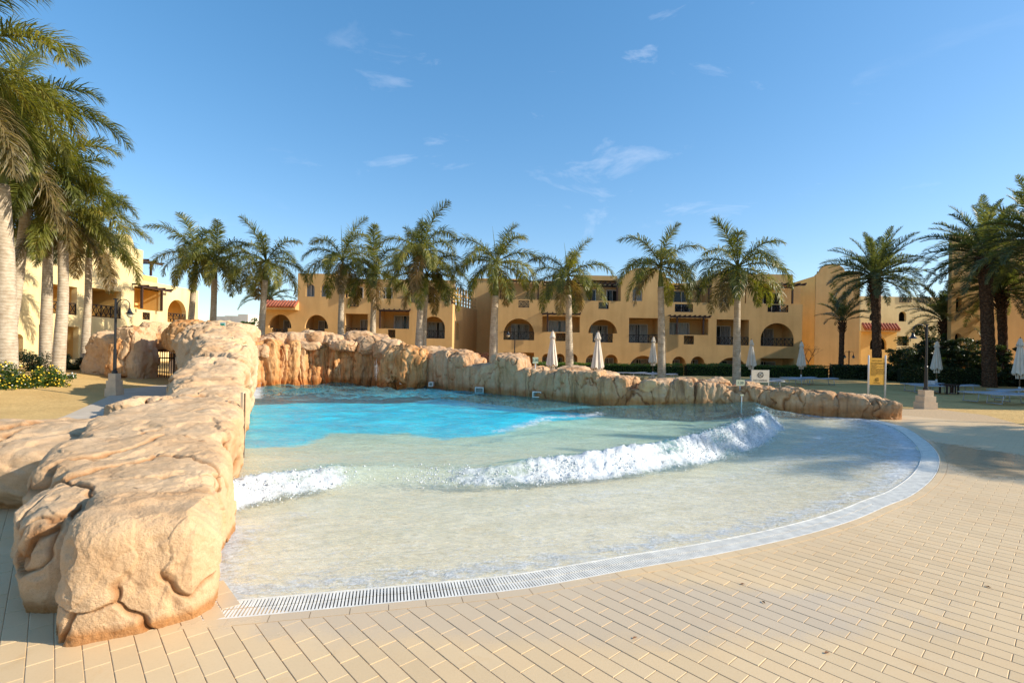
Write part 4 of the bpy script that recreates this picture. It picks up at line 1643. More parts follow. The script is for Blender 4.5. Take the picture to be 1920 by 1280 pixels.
def glass_door(pl, u0, z0, u1, z1, out, parent, name='glass_door', panes=2, curtain=True):
    mb = MB()
    t = .05
    for a, b2 in (((u0, z0), (u1, z0)), ((u0, z1), (u1, z1)), ((u0, z0), (u0, z1)), ((u1, z0), (u1, z1))):
        bar_uz(mb, pl, a, b2, t * 1.4, t, out)
    for k in range(1, panes):
        u = u0 + (u1 - u0) * k / panes
        bar_uz(mb, pl, (u, z0), (u, z1), t, t, out)
    fr = part(name, mb.mesh(name, M['frame']), parent)
    mb = MB()
    mb.add([pl.pt(u0, z0, out - .01), pl.pt(u1, z0, out - .01), pl.pt(u1, z1, out - .01), pl.pt(u0, z1, out - .01)], [(0, 1, 2, 3)])
    part('pane', mb.mesh('pane', M['glass']), fr)
    if curtain:
        mb = MB()
        n = max(8, int((u1 - u0) / 0.06))
        g0 = rk.uniform(0.3, 0.5)
        g1 = g0 + rk.uniform(0.08, 0.22)
        vs, fs = [], []
        for i in range(n + 1):
            u = u0 + (u1 - u0) * i / n
            w = out - .09 + .025 * math.sin(i * 1.9)
            vs += [pl.pt(u, z0, w), pl.pt(u, z1, w)]
        for i in range(n):
            if g0 < i / n < g1:
                continue
            fs.append((2 * i, 2 * i + 2, 2 * i + 3, 2 * i + 1))
        mb.add(vs, fs)
        part('curtain', mb.mesh('curtain', M['curtain']), fr)


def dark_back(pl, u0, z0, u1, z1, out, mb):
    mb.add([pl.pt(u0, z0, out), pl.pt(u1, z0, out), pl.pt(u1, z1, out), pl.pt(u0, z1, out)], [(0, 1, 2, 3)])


def pergola(pl, x0, x1, z, parent, depth=2.2, out0=0.5, posts=(), zb=None, raf=0.45, name='pergola'):
    """dark timber pergola: beams along the wall, rafters across"""
    for o_ in (out0 - 0.15, out0 - depth + 0.2):
        mb = MB()
        bar_uz(mb, pl, (x0, z), (x1, z), .14, .10, o_)
        part('pergola_beam', mb.mesh('pergola_beam', M['wood_dark']), parent)
    for u in posts:
        mb = MB()
        bar_uz(mb, pl, (u, zb), (u, z - .05), .13, .13, out0 - 0.15)
        part('pergola_post', mb.mesh('pergola_post', M['wood_dark']), parent)
    n = max(2, int((x1 - x0) / raf))
    for i in range(n + 1):
        mb = MB()
        u = x0 + (x1 - x0) * i / n
        mb.bar(pl.pt(u, z + .11, out0), pl.pt(u, z + .11, out0 - depth), .06, .12)
        part('rafter', mb.mesh('rafter', M['wood_dark']), parent)


def opening(pl, px, kind, holes, par, shell, thick=0.35, depth=1.7, rail=None, door=True, doorw=(0.12, 0.9), lamp=False, doorh=0.78, back=None):
    u0, z0, u1, z1 = pl.rect(*px)
    holes.append(hole_loop(u0, z0, u1, z1, kind))
    recess(pl, u0, z0, u1, z1, depth, thick, shell)
    w = u1 - u0
    if door:
        dh = min((z1 - z0) * doorh, 2.3)
        bk = -thick - depth + .06
        a, b2 = u0 + w * doorw[0], u0 + w * doorw[1]
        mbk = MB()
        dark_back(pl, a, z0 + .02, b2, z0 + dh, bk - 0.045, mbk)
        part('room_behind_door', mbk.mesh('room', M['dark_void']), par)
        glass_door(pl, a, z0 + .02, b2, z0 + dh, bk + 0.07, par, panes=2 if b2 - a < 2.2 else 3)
    if rail:
        if rail is True:
            railing(pl, u0 + .02, z0 + .03, u1 - .02, z0 + .72, par)
    return u0, z0, u1, z1


def arched_window(pl, px, holes, par, shell, thick=0.3, kind='arch'):
    u0, z0, u1, z1 = pl.rect(*px)
    holes.append(hole_loop(u0, z0, u1, z1, kind))
    mbk = MB()
    out = -thick * 0.8
    L = hole_loop(u0 + .02, z0 + .02, u1 - .02, z1 - .02, kind)
    for a, b2 in zip(L, L[1:] + L[:1]):
        bar_uz(mbk, pl, a, b2, .07, .06, out)
    bar_uz(mbk, pl, ((u0 + u1) / 2, z0), ((u0 + u1) / 2, z1), .05, .05, out)
    fr = part('window', mbk.mesh('window', M['frame']), par)
    mbk = MB()
    mbk.add([pl.pt(u0, z0, out - .02), pl.pt(u1, z0, out - .02), pl.pt(u1, z1, out - .02), pl.pt(u0, z1, out - .02)], [(0, 1, 2, 3)])
    part('pane', mbk.mesh('pane', M['glass']), fr)
    mbk = MB()
    n = 10
    vs = []
    for i in range(n + 1):
        u = u0 + (u1 - u0) * i / n
        w_ = out - .12 + .02 * math.sin(i * 2.2)
        vs += [pl.pt(u, z0, w_), pl.pt(u, z1, w_)]
    mbk.add(vs, [(2 * i, 2 * i + 2, 2 * i + 3, 2 * i + 1) for i in range(n) if i not in (4, 5)])
    part('curtain', mbk.mesh('curtain', M['curtain']), fr)
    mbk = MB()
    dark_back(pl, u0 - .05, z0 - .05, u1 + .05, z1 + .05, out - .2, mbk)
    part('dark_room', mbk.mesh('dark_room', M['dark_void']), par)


def dome(parent, c, r, h, mat, name='dome'):
    mb = MB()
    nu, nv = 24, 8
    vs = []
    for j in range(nv + 1):
        t = math.pi / 2 * j / nv
        for i in range(nu):
            a = 2 * math.pi * i / nu
            vs.append((c[0] + r * math.cos(t) * math.cos(a), c[1] + r * math.cos(t) * math.sin(a), c[2] + h * math.sin(t)))
    fs = [(j * nu + i, j * nu + (i + 1) % nu, (j + 1) * nu + (i + 1) % nu, (j + 1) * nu + i) for j in range(nv) for i in range(nu)]
    mb.add(vs, fs)
    part(name, mb.mesh(name, mat, True), parent)


def tile_roof(pl, u0, u1, z, parent, out=0.9, drop=0.55, thick=0.1, pitch=0.26):
    """canopy of half-round clay tiles on a stucco ledge"""
    n = max(3, int((u1 - u0) / pitch))
    tm = MB()
    for i in range(n):
        u = u0 + (u1 - u0) * (i + .5) / n
        mb = MB()
        a = pl.pt(u, z + drop, 0.0)
        b2 = pl.pt(u, z + 0.06, out)
        mb.tube([a, a.lerp(b2, .5) + Vector((0, 0, .02)), b2], [pitch * .42, pitch * .45, pitch * .48], 8)
        part('roof_tile', mb.mesh('roof_tile', M['terracotta'], True), parent)
    mb = MB()
    vs = [pl.pt(u0, z - .18, 0), pl.pt(u1, z - .18, 0), pl.pt(u1, z - .18, out - .1), pl.pt(u0, z - .18, out - .1),
          pl.pt(u0, z + drop - .05, 0), pl.pt(u1, z + drop - .05, 0), pl.pt(u1, z, out - .1), pl.pt(u0, z, out - .1)]
    mb.add(vs, [(0, 1, 2, 3), (7, 6, 5, 4), (0, 4, 5, 1), (1, 5, 6, 2), (2, 6, 7, 3), (3, 7, 4, 0)])
    part('canopy_ledge', mb.mesh('canopy_ledge', M['stucco']), parent)


def solid(pl, u0, z0, u1, z1, out, depth, mb, splay=0.0):
    c = [pl.pt(u + (splay if (w != out and u == u0) else 0), z, w) for w in (out, out - depth) for u, z in ((u0, z0), (u1, z0), (u1, z1), (u0, z1))]
    mb.add(c, [(0, 1, 2, 3), (7, 6, 5, 4), (1, 0, 4, 5), (2, 1, 5, 6), (3, 2, 6, 7), (0, 3, 7, 4)])


# ------------------------------------------------ main building, west wing
BZ = -0.9
pl = Plane2((0, 46.0), 0.0)
X = lambda px, py=600: pl.uz(px, py)[0]
Zf = lambda px, py: pl.uz(px, py)[1]
wA = thing('hotel_building', 'ochre hotel wing left of centre with a clay tiled canopy and two arched top windows', 'building', (-16, 46, 0), group='hotel wings around the pool')
holes, shell = [], MB()
opening(pl, (503, 589, 546, 632), 'notch', holes, wA, shell, rail=True, lamp=True, doorw=(.25, .8))
opening(pl, (571, 590, 615, 633), 'notch', holes, wA, shell, rail=True, doorw=(.25, .8))
opening(pl, (647, 588, 689, 630.5), 'rect', holes, wA, shell, rail=True, doorw=(.4, .98))
opening(pl, (712, 582, 767, 616), 'rect', holes, wA, shell, doorw=(.35, .98), depth=1.4)
opening(pl, (790, 593, 834, 634.5), 'arch', holes, wA, shell, rail=True)
opening(pl, (500, 652, 545, 690), 'arch', holes, wA, shell)
opening(pl, (650, 655, 690, 690), 'arch', holes, wA, shell)
opening(pl, (800, 653, 832, 690), 'rect', holes, wA, shell)
u0, z0, u1, z1 = pl.rect(727, 616.8, 741, 633)
holes.append(hole_loop(u0, z0, u1, z1 - 0.05, 'rect'))
recess(pl, u0, z0, u1, z1 - 0.05, 0.5, .35, shell)
railing(pl, u0, z0, u1, z1 - 0.07, wA)
outl = [(X(497), BZ), (X(848), BZ), (X(848), Zf(848, 572)), (X(700), Zf(700, 562)), (X(700), Zf(700, 557.8)), (X(646.5), Zf(646, 557)), (X(646.5), Zf(646, 557)), (X(557), Zf(557, 557)), (X(557), Zf(557, 576)), (X(497), Zf(497, 578))]
outl = [p for i, p in enumerate(outl) if i == 0 or p != outl[i - 1]]
zt = Zf(700, 559)
outl = [(X(497), BZ), (X(848), BZ), (X(848), zt - .35), (X(768), zt - .35), (X(768), zt), (X(557), zt), (X(557), zt - 1.0), (X(497), zt - 1.0)]
wall = slab(pl, outl, holes, .35, None)
part('wall', wall.mesh('wall', M['stucco']), wA)
recess_parts('balcony_recess', shell, M['stucco'], wA)
# body behind
mb = MB()
solid(pl, X(498), BZ, X(847), zt - 1.05, -2.2, 9, mb)
part('main_body', mb.mesh('main_body', M['stucco']), wA)
# third floor block with two arched windows
holes, shell = [], MB()
arched_window(pl, (573.5, 532, 589.5, 556), holes, wA, shell)
arched_window(pl, (601.5, 532, 617.5, 556.3), holes, wA, shell)
ztop = Zf(600, 513)
wall = slab(pl, [(X(557), zt + .003), (X(646), zt + .003), (X(646), ztop - .15), (X(628), ztop - .15), (X(628), ztop), (X(557), ztop)], holes, .35, None)
part('upper_wall', wall.mesh('upper_wall', M['stucco']), wA)
mb = MB()
solid(pl, X(557) + .01, zt, X(557) + .35, ztop - .01, -.353, 7, mb)
solid(pl, X(646) - .35, zt, X(646) - .01, ztop - .17, -.353, 7, mb)
solid(pl, X(557) + .36, ztop - .4, X(646) - .36, ztop - .2, -.353, 7, mb)
part('upper_side_wall', mb.mesh('upper_side_wall', M['stucco']), wA)
# set-back third floor
p3 = Plane2((0, 48.2), 0.0)
holes, shell = [], MB()
zb3 = zt - 1.1
wall = slab(p3, [(X(646) + .02, zb3), (X(846), zb3), (X(846), ztop - .1), (X(646) + .02, ztop - .1)], holes, .3, None)
part('set_back_wall', wall.mesh('set_back_wall', M['stucco']), wA)
for x0, x1 in ((657, 681), (712, 735), (790, 815)):
    a, b2 = p3.uz(x0, 545)[0], p3.uz(x1, 545)[0]
    glass_door(p3, a, zb3 + .3, b2, zb3 + 2.3, .08, wA)
    mb = MB()
    solid(p3, a + .02, zb3 + .32, b2 - .02, zb3 + 2.28, .03, .02, mb)
    part('room_behind_door', mb.mesh('room', M['dark_void']), wA)
pergola(pl, X(647), X(700), Zf(670, 526), wA, posts=(X(650), X(699)), zb=zt, out0=0.3)
pergola(pl, X(768), X(850), Zf(810, 541), wA, posts=(X(771), X(810), X(847)), zb=zt - .35, out0=0.2, depth=2.4)
pergola(pl, X(711), X(769), Zf(740, 582.5), wA, posts=(X(713.5),), zb=Zf(713, 616), out0=0.4, depth=.8)
railing(pl, X(656.5), zt - .8, X(671), zt - .02, wA, out=.03)
tile_roof(pl, X(499), X(560), Zf(530, 577.5), wA, out=.9, drop=.65)
# slanting side of the wing: parapet, small arched window, timber slats
pS = Plane2((X(848), 46.0), math.atan2(6.5, 1.75))
holes, shell = [], MB()
Ls = 6.7
arched_window(pS, (850.5, 599, 856, 621), holes, wA, shell, thick=.25)
wall = slab(pS, [(0.0, BZ), (Ls, BZ), (Ls, zt - .4), (0.0, zt - .4)], [hole_loop(1.0, 2.6, 1.7, 4.2, 'arch')], .3, None, out=-.005)
part('side_wall', wall.mesh('side_wall', M['stucco']), wA)
for i in range(9):
    mb = MB()
    u = .1 + Ls * i / 9
    mb.bar(pS.pt(u, zt - .4, -.15), pS.pt(u, zt + 1.3, -.15), .16)
    part('terrace_post', mb.mesh('terrace_post', M['stucco']), wA)
for z in (zt - .1, zt + .25, zt + .6):
    mb = MB()
    mb.bar(pS.pt(0, z, -.15), pS.pt(Ls, z, -.15), .06, .1)
    part('terrace_rail', mb.mesh('terrace_rail', M['stucco']), wA)

# link wall between the wings
wL = thing('hotel_building', 'plain ochre link wall standing back in the shaded corner between the two hotel wings', 'building', (-3, 52, 0))
mb = MB()
cL = Plane2((X(848) + 1.7, 52.6), 0.0)
solid(cL, -.5, BZ, 5.2, cL.uz(900, 524)[1], 0, 5, mb)
part('wall', mb.mesh('wall', M['stucco']), wL)
mb = MB()
solid(cL, -.6, cL.uz(900, 524)[1], 5.25, cL.uz(900, 524)[1] + .12, .08, .4, mb)
part('coping', mb.mesh('coping', M['stucco']), wL)

# ------------------------------------------------ main building, east wing
wB = thing('hotel_building', 'long ochre hotel block behind the palms with arched balconies and a row of vaulted roofs', 'building', (8, 46, 0), group='hotel wings around the pool')
holes, shell = [], MB()
opening(pl, (944, 597, 1001.5, 637.3), 'arch', holes, wB, shell, rail=True, doorw=(.25, .85))
opening(pl, (943, 660.5, 1001, 694), 'rect', holes, wB, shell, doorw=(.2, .9))
opening(pl, (1016.5, 593, 1087, 622.5), 'rect', holes, wB, shell, doorw=(.2, .72), depth=1.4)
for cx_ in (1025, 1049.5, 1073.5):
    opening(pl, (cx_ - 9, 663, cx_ + 9, 697), 'arch', holes, wB, shell, doorw=(.1, .9), depth=1.2)
opening(pl, (1103, 599, 1157, 641.8), 'notch', holes, wB, shell, rail=True, doorw=(.2, .8))
for x0, x1 in ((1098, 1124), (1133, 1158)):
    opening(pl, (x0, 664.5, x1, 698), 'arch', holes, wB, shell, depth=1.2)
opening(pl, (1179, 596, 1235, 642.8), 'rect', holes, wB, shell, rail=True, doorw=(.1, .8))
opening(pl, (1179, 666.5, 1233, 700), 'arch', holes, wB, shell)
opening(pl, (1255, 597, 1328, 627.5), 'rect', holes, wB, shell, doorw=(.08, .66), depth=1.4)
for x0, x1 in ((1260, 1285.5), (1295, 1321)):
    opening(pl, (x0, 668, x1, 701), 'arch', holes, wB, shell, depth=1.2)
opening(pl, (1343, 599, 1404, 647), 'rect', holes, wB, shell, rail=True, doorw=(.08, .7))
opening(pl, (1341, 670, 1403, 703), 'arch', holes, wB, shell)
opening(pl, (1426, 605.5, 1488, 649), 'arch', holes, wB, shell, rail=True, doorw=(.1, .7))
opening(pl, (1425.5, 671.5, 1489, 704), 'rect', holes, wB, shell, doorw=(.05, .75))
for (a, b2, c, d) in ((1042, 623.2, 1060, 639.3), (1282, 628.3, 1300.7, 645.3)):
    u0, z0, u1, z1 = pl.rect(a, b2, c, d)
    holes.append(hole_loop(u0, z0, u1, z1 - .04, 'rect'))
    recess(pl, u0, z0, u1, z1 - .04, .5, .35, shell)
    railing(pl, u0, z0, u1, z1 - .06, wB)
zA, zB_, zC = Zf(975, 560), Zf(1125, 563.5), Zf(1440, 567.5)
# upper railings let into the parapet
for (a, b2, c, d) in ((972, 561.5, 992, 576.5), (1122, 564.5, 1141, 579), (1265, 570, 1299, 585), (1439, 569, 1478, 585)):
    u0, z0, u1, z1 = pl.rect(a, b2, c, d)
    z1 = min(z1, zB_ - .12)
    holes.append(hole_loop(u0, z0, u1, z1, 'rect'))
    railing(pl, u0, z0, u1, z1 - .02, wB)
outl = [(X(932), BZ), (X(1504), BZ), (X(1504), zB_ - .02), (X(932), zB_ - .02)]
wall = slab(pl, outl, holes, .35, None)
part('wall', wall.mesh('wall', M['stucco']), wB)
recess_parts('balcony_recess', shell, M['stucco'], wB)
mb = MB()
zf3 = zB_ - 1.05
solid(pl, X(933), BZ, X(1503), zf3, -2.25, 8, mb)
solid(pl, X(932) + .01, BZ + .1, X(932) + .3, zB_ - .05, -.353, 9, mb)
solid(pl, X(1504) - .3, BZ + .1, X(1504) - .01, zB_ - .05, -.353, 9, mb)
part('main_body', mb.mesh('main_body', M['stucco']), wB)
# flush upper blocks with vaulted tops
zv = Zf(1205, 522)


def vault_block(x0, x1, ytop, yeave, win=None, setb=0.0, h3=None):
    zv, zt2 = Zf((x0 + x1) / 2, yeave), Zf((x0 + x1) / 2, ytop)
    holes = []
    pp = pl if not setb else p3
    sc = 1 if not setb else 48.2 / 46.0
    a, b2 = X(x0) * sc, X(x1) * sc
    if win:
        arched_window(pp, win, holes, wB, None)
    c = (a + b2) / 2
    r = (b2 - a) / 2 * .86
    top = [(c + r * math.cos(math.pi * k / 16), zv + (zt2 - zv) * math.sin(math.pi * k / 16)) for k in range(17)]
    o_ = [(a, zB_ - .017 if not setb else zf3), (b2, zB_ - .017 if not setb else zf3), (b2, zv)] + top + [(a, zv)]
    w_ = slab(pp, o_, holes, .35, None)
    part('vaulted_wall', w_.mesh('vaulted_wall', M['stucco']), wB)
    mb = MB()
    n = len(top)
    vs = [pp.pt(u, z - .02, -.35) for u, z in top] + [pp.pt(u, z - .02, -7) for u, z in top]
    mb.add(vs, [(i, i + 1, n + i + 1, n + i) for i in range(n - 1)])
    solid(pp, a + .01, zf3, a + .3, zv - .02, -.36, 6.5, mb)
    solid(pp, b2 - .3, zf3, b2 - .01, zv - .02, -.36, 6.5, mb)
    solid(pp, a + .31, zv - .3, b2 - .31, zv - .05, -.36, 6.5, mb)
    part('vault', mb.mesh('vault', M['stucco']), wB)


vault_block(1163, 1254, 501, 521, win=(1186, 536.5, 1204.5, 564))
vault_block(1333, 1396, 506, 522, win=(1350, 540, 1366, 566))
# third-floor set-back walls
wall = slab(p3, [(X(932) * 48.2 / 46, zf3), (X(1500) * 48.2 / 46, zf3), (X(1500) * 48.2 / 46, Zf(1100, 524)), (X(932) * 48.2 / 46, Zf(1100, 524))], [], .3, None)
part('set_back_wall', wall.mesh('set_back_wall', M['stucco']), wB)
mb = MB()
solid(p3, X(932) + .1, Zf(1000, 520) - .1, X(1480), Zf(1100, 524) + .15, -.31, 6, mb)
part('roof_slab', mb.mesh('roof_slab', M['stucco']), wB)
mb = MB()
solid(pl, X(1398), zB_ - .015, X(1420), Zf(1440, 514), 0, 6, mb)
solid(pl, X(1420) + .003, Zf(1440, 532), X(1485), Zf(1440, 514) - .003, 0, 6, mb)
part('upper_block', mb.mesh('upper_block', M['stucco']), wB)
mb = MB()
solid(p3, X(1083), Zf(1100, 519), X(1165), Zf(1100, 519) + .45, .1, 3, mb)
part('roof_parapet', mb.mesh('roof_parapet', M['stucco']), wB)
for x0, x1 in ((1062, 1078), (1101, 1116), (1137, 1158), (1262, 1292), (1430, 1462)):
    a, b2 = p3.uz(x0, 555)[0], p3.uz(x1, 555)[0]
    glass_door(p3, a, zf3 + .3, b2, zf3 + 2.25, .08, wB)
    mb = MB()
    solid(p3, a + .02, zf3 + .32, b2 - .02, zf3 + 2.23, .03, .02, mb)
    part('room_behind_door', mb.mesh('room', M['dark_void']), wB)
pergola(pl, X(935), X(1012), Zf(970, 527), wB, posts=(X(937), X(1008)), zb=zB_, out0=.1, depth=2.6, raf=.3)
pergola(pl, X(1020), X(1163), Zf(1100, 531), wB, posts=(X(1024), X(1108), X(1156)), zb=zB_, out0=.15, depth=2.3)
pergola(pl, X(1255), X(1332), Zf(1295, 537), wB, posts=(X(1258), X(1328)), zb=zB_, out0=.15, depth=2.3)
pergola(pl, X(1462), X(1507), Zf(1480, 534), wB, posts=(X(1483),), zb=zB_, out0=.3, depth=2.3)
pergola(pl, X(1015), X(1087), Zf(1050, 589), wB, posts=(X(1026),), zb=Zf(1026, 622), out0=.5, depth=.9)
pergola(pl, X(1254), X(1329), Zf(1290, 594.5), wB, posts=(X(1267), X(1316)), zb=Zf(1290, 627.5), out0=.5, depth=.9)
dome(wB, (X(1130), 50.5, Zf(1130, 522)), 1.5, .75, M['stucco'])
dome(wB, (X(905), 56, Zf(905, 520)), 1.4, .7, M['stucco'])

# ------------------------------------------------ tower and yellow house on the right
wT = thing('hotel_building', 'tall plain yellow tower block with a rounded shoulder right of the ochre block', 'building', (30, 50, 0))
pT = Plane2((0, 50.5), 0.0)
XT = lambda px, py=560: pT.uz(px, py)[0]
ZT = lambda px, py: pT.uz(px, py)[1]
top = [(XT(1612), ZT(1590, 508)), (XT(1583), ZT(1590, 508))] + \
      [(XT(1560) + (XT(1583) - XT(1560)) * math.cos(math.pi * k / 12), ZT(1560, 509) + .75 * math.sin(math.pi * k / 12)) for k in range(13)] + [(XT(1529), ZT(1529, 516))]
w_ = slab(pT, [(XT(1528), BZ), (XT(1612), BZ)] + top, [], .3, None)
solid(pT, XT(1528) + .3, BZ, XT(1612) - .01, ZT(1590, 509), -.31, 4, w_, splay=3.6)
part('wall', w_.mesh('wall', M['stucco']), wT)
pT2 = Plane2((XT(1528) - 1.9, 54.0), math.atan2(-3.5, 1.9))
mb = MB()
o_ = [(0, BZ), (3.97, BZ), (3.97, ZT(1529, 517)), (0, ZT(1490, 531))]
w_ = slab(pT2, o_, [], .4, None, mb=mb)
part('angled_wall', w_.mesh('angled_wall', M['stucco_yellow']), wT)
pT3 = Plane2((0, 54.5), 0)
holes = [hole_loop(*pT3.rect(1500.5, 533, 1506, 562), 'rect')]
w_ = slab(pT3, [(pT3.uz(1478, 560)[0], BZ), (pT3.uz(1513, 560)[0], BZ), (pT3.uz(1513, 560)[0], pT3.uz(1513, 524)[1]), (pT3.uz(1478, 560)[0], pT3.uz(1480, 533)[1])], holes, .4, None)
part('rear_wall', w_.mesh('rear_wall', M['stucco_yellow']), wT)

wY = thing('house', 'two storey yellow house with a red tiled porch, right of the tall tower', 'house', (42, 58, 0))
pY = Plane2((0, 58.0), 0.0)
XY = lambda px, py=600: pY.uz(px, py)[0]
ZY = lambda px, py: pY.uz(px, py)[1]
holes, shell = [], MB()
for px in ((1630, 584, 1652, 601), (1685, 584, 1699, 602.5)):
    u0, z0, u1, z1 = pY.rect(*px)
    holes.append(hole_loop(u0, z0, u1, z1, 'arch'))
    recess(pY, u0, z0, u1, z1, .5, .3, shell)
u0, z0, u1, z1 = pY.rect(1682, 630, 1704, 648)
holes.append(hole_loop(u0, z0, u1, z1, 'rect'))
recess(pY, u0, z0, u1, z1, .8, .3, shell)
w_ = slab(pY, [(XY(1613), BZ), (XY(1800), BZ), (XY(1800), ZY(1700, 556.5)), (XY(1613), ZY(1700, 556.5))], holes, .3, None)
part('wall', w_.mesh('wall', M['stucco_pale']), wY)
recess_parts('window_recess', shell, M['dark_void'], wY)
mb = MB()
solid(pY, XY(1614), BZ, XY(1799), ZY(1700, 580), -.9, 8, mb)
part('main_body', mb.mesh('main_body', M['stucco_pale']), wY)
for a, b2 in ((1630, 1650), (1686, 1707), (1719, 1741)):
    railing(pY, XY(a), ZY(1700, 567), XY(b2), ZY(1700, 567) + .72, wY, out=.04)
dome(wY, (XY(1677), 61, ZY(1677, 556)), 1.0, .5, M['stucco_white'])
pP = Plane2((0, 55.5), 0.0)
holes, shell = [], MB()
u0, z0, u1, z1 = pP.rect(1631, 630, 1662, 655)
holes.append(hole_loop(u0, z0, u1, z1 + .001, 'arch'))
recess(pP, u0, z0, u1, z1, 1.2, .3, shell)
xa, xb = pP.uz(1614, 640)[0], pP.uz(1681, 640)[0]
zp = pP.uz(1650, 620)[1]
w_ = slab(pP, [(xa, BZ), (xb, BZ), (xb, zp), (xa, zp)], holes, .3, None)
solid(pP, xa + .01, zp - .25, xb - .01, zp - .05, -.31, 1.9, w_)
part('porch_wall', w_.mesh('porch_wall', M['stucco_yellow']), wY)
recess_parts('porch_recess', shell, M['dark_void'], wY)
tile_roof(pP, xa, xb, zp + .05, wY, out=.6, drop=.75, pitch=.3)

# ------------------------------------------------ right block
wR = thing('hotel_building', 'tall ochre hotel block at the right edge behind the date palms, with small arched windows', 'building', (30, 35, 0))
pR = Plane2((0, 36.0), 0.0)
XR = lambda px, py=600: pR.uz(px, py)[0]
ZR = lambda px, py: pR.uz(px, py)[1]
holes, shell = [], MB()
for px, kd in (((1792, 557, 1803, 584), 'arch'), ((1837, 597, 1842, 632), 'rect'), ((1790, 625, 1802, 650), 'arch'), ((1838, 540, 1842, 575), 'rect')):
    u0, z0, u1, z1 = pR.rect(*px)
    holes.append(hole_loop(u0, z0, u1, z1, kd))
    recess(pR, u0, z0, u1, z1, .4, .3, shell)
w_ = slab(pR, [(XR(1783), BZ), (XR(1851), BZ), (XR(1851), ZR(1815, 440)), (XR(1783), ZR(1815, 440))], holes, .3, None)
part('wall', w_.mesh('wall', M['stucco']), wR)
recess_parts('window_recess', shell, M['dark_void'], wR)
mb = MB()
solid(pR, XR(1783) + .8, BZ + .01, XR(1851) + 5, ZR(1815, 440) - .02, -.9, 6, mb, splay=6.0)
part('main_body', mb.mesh('main_body', M['stucco']), wR)
# wing that comes forward outside the picture on the right; it shades the terrace
mb = MB()
pW = Plane2((31.5, 31.0), -math.pi / 2)
for (a, b2, z) in ((0.0, 6.0, 9.6), (6.0, 11.5, 8.4), (11.5, 15.2, 9.6)):
    solid(pW, a, BZ, b2 - .002, z, 0, 9, mb)
part('forward_wing', mb.mesh('forward_wing', M['stucco']), wR)
for k in range(5):
    mb = MB()
    a = 1.0 + k * 2.9
    solid(pW, a, 3.2, a + 1.6, 5.3, .02, .2, mb)
    part('shutter', mb.mesh('shutter', M['wood_dark']), wR)
pR2 = Plane2((0, 38.5), 0.0)
holes, shell = [], MB()
opening(pR2, (1885, 589, 1915, 620), 'rect', holes, wR, shell, doorw=(.1, .5))
opening(pR2, (1889, 520, 1930, 558), 'rect', holes, wR, shell, rail=True)
a, b2 = pR2.uz(1845, 600)[0], pR2.uz(2100, 600)[0]
w_ = slab(pR2, [(a, BZ), (b2, BZ), (b2, ZR(1815, 440) + .3), (a, ZR(1815, 440) + .3)], holes, .3, None)
part('balcony_wall', w_.mesh('balcony_wall', M['stucco']), wR)
recess_parts('balcony_recess', shell, M['stucco'], wR)
mb = MB()
solid(pR2, a + .8, BZ, b2 - .01, ZR(1815, 440), -2.1, 6, mb, splay=7.0)
part('rear_body', mb.mesh('rear_body', M['stucco']), wR)

# ------------------------------------------------ left building: its front faces the pool (+X)
wLf = thing('hotel_building', 'bright cream hotel wing on the left facing the pool, behind the tall palms', 'building', (-27, 33, 0), group='hotel wings around the pool')
pE = Plane2((-27.0, 0.0), math.pi / 2)
UE = lambda px, py=600: pE.uz(px, py)[0]
ZE = lambda px, py: pE.uz(px, py)[1]
holes, shell = [], MB()
LB = 'stucco_pale'
opening(pE, (170, 543, 227, 595.5), 'rect', holes, wLf, shell, depth=1.8, doorw=(.3, .9))
opening(pE, (94, 535, 144, 589), 'rect', holes, wLf, shell, depth=1.8, doorw=(.3, .9))
opening(pE, (8, 548, 40, 582), 'rect', holes, wLf, shell, depth=1.8)
opening(pE, (251, 540, 305, 581.5), 'rect', holes, wLf, shell, depth=1.6, door=False)
opening(pE, (314, 562, 349, 605), 'arch', holes, wLf, shell, depth=1.6, door=False)
opening(pE, (168, 623, 211, 672), 'arch', holes, wLf, shell, depth=1.6)
opening(pE, (118, 612, 147, 674), 'rect', holes, wLf, shell, depth=1.6)
opening(pE, (72, 609, 96, 676), 'rect', holes, wLf, shell, depth=1.6, door=False)
opening(pE, (25, 626, 43, 679), 'arch', holes, wLf, shell, depth=1.6)
for px in ((172, 573.5, 226, 595.2), (96, 567, 143, 588.6), (9, 562, 39, 581.7), (315, 588.5, 348, 604.8)):
    u0, z0, u1, z1 = pE.rect(*px)
    railing(pE, u0, z0, u1, z1, wLf)
u0, z0, u1, z1 = pE.rect(267, 582.5, 281, 599.5)
holes.append(hole_loop(u0, z0, u1, z1 - .12, 'rect'))
recess(pE, u0, z0, u1, z1 - .12, .5, .35, shell)
railing(pE, u0, z0, u1, z1 - .14, wLf)
zp = ZE(300, 515)
z2 = ZE(350, 541)
outl = [(17.5, .2), (UE(371), .2), (UE(371), z2), (UE(329), z2), (UE(329), z2 + .003), (17.5, z2 + .003)]
outl = [(17.5, .2), (UE(371), .2), (UE(371), z2), (17.5, z2)]
w_ = slab(pE, outl, holes, .35, None)
part('wall', w_.mesh('wall', M[LB]), wLf)
recess_parts('balcony_recess', shell, M['stucco_yellow'], wLf)
mb = MB()
solid(pE, 17.6, .2, UE(371) - .01, z2 - .4, -2.3, 9, mb)
solid(pE, UE(371) - .3, .2, UE(371) - .005, z2 - .01, -.353, 1.94, mb)
part('main_body', mb.mesh('main_body', M[LB]), wLf)
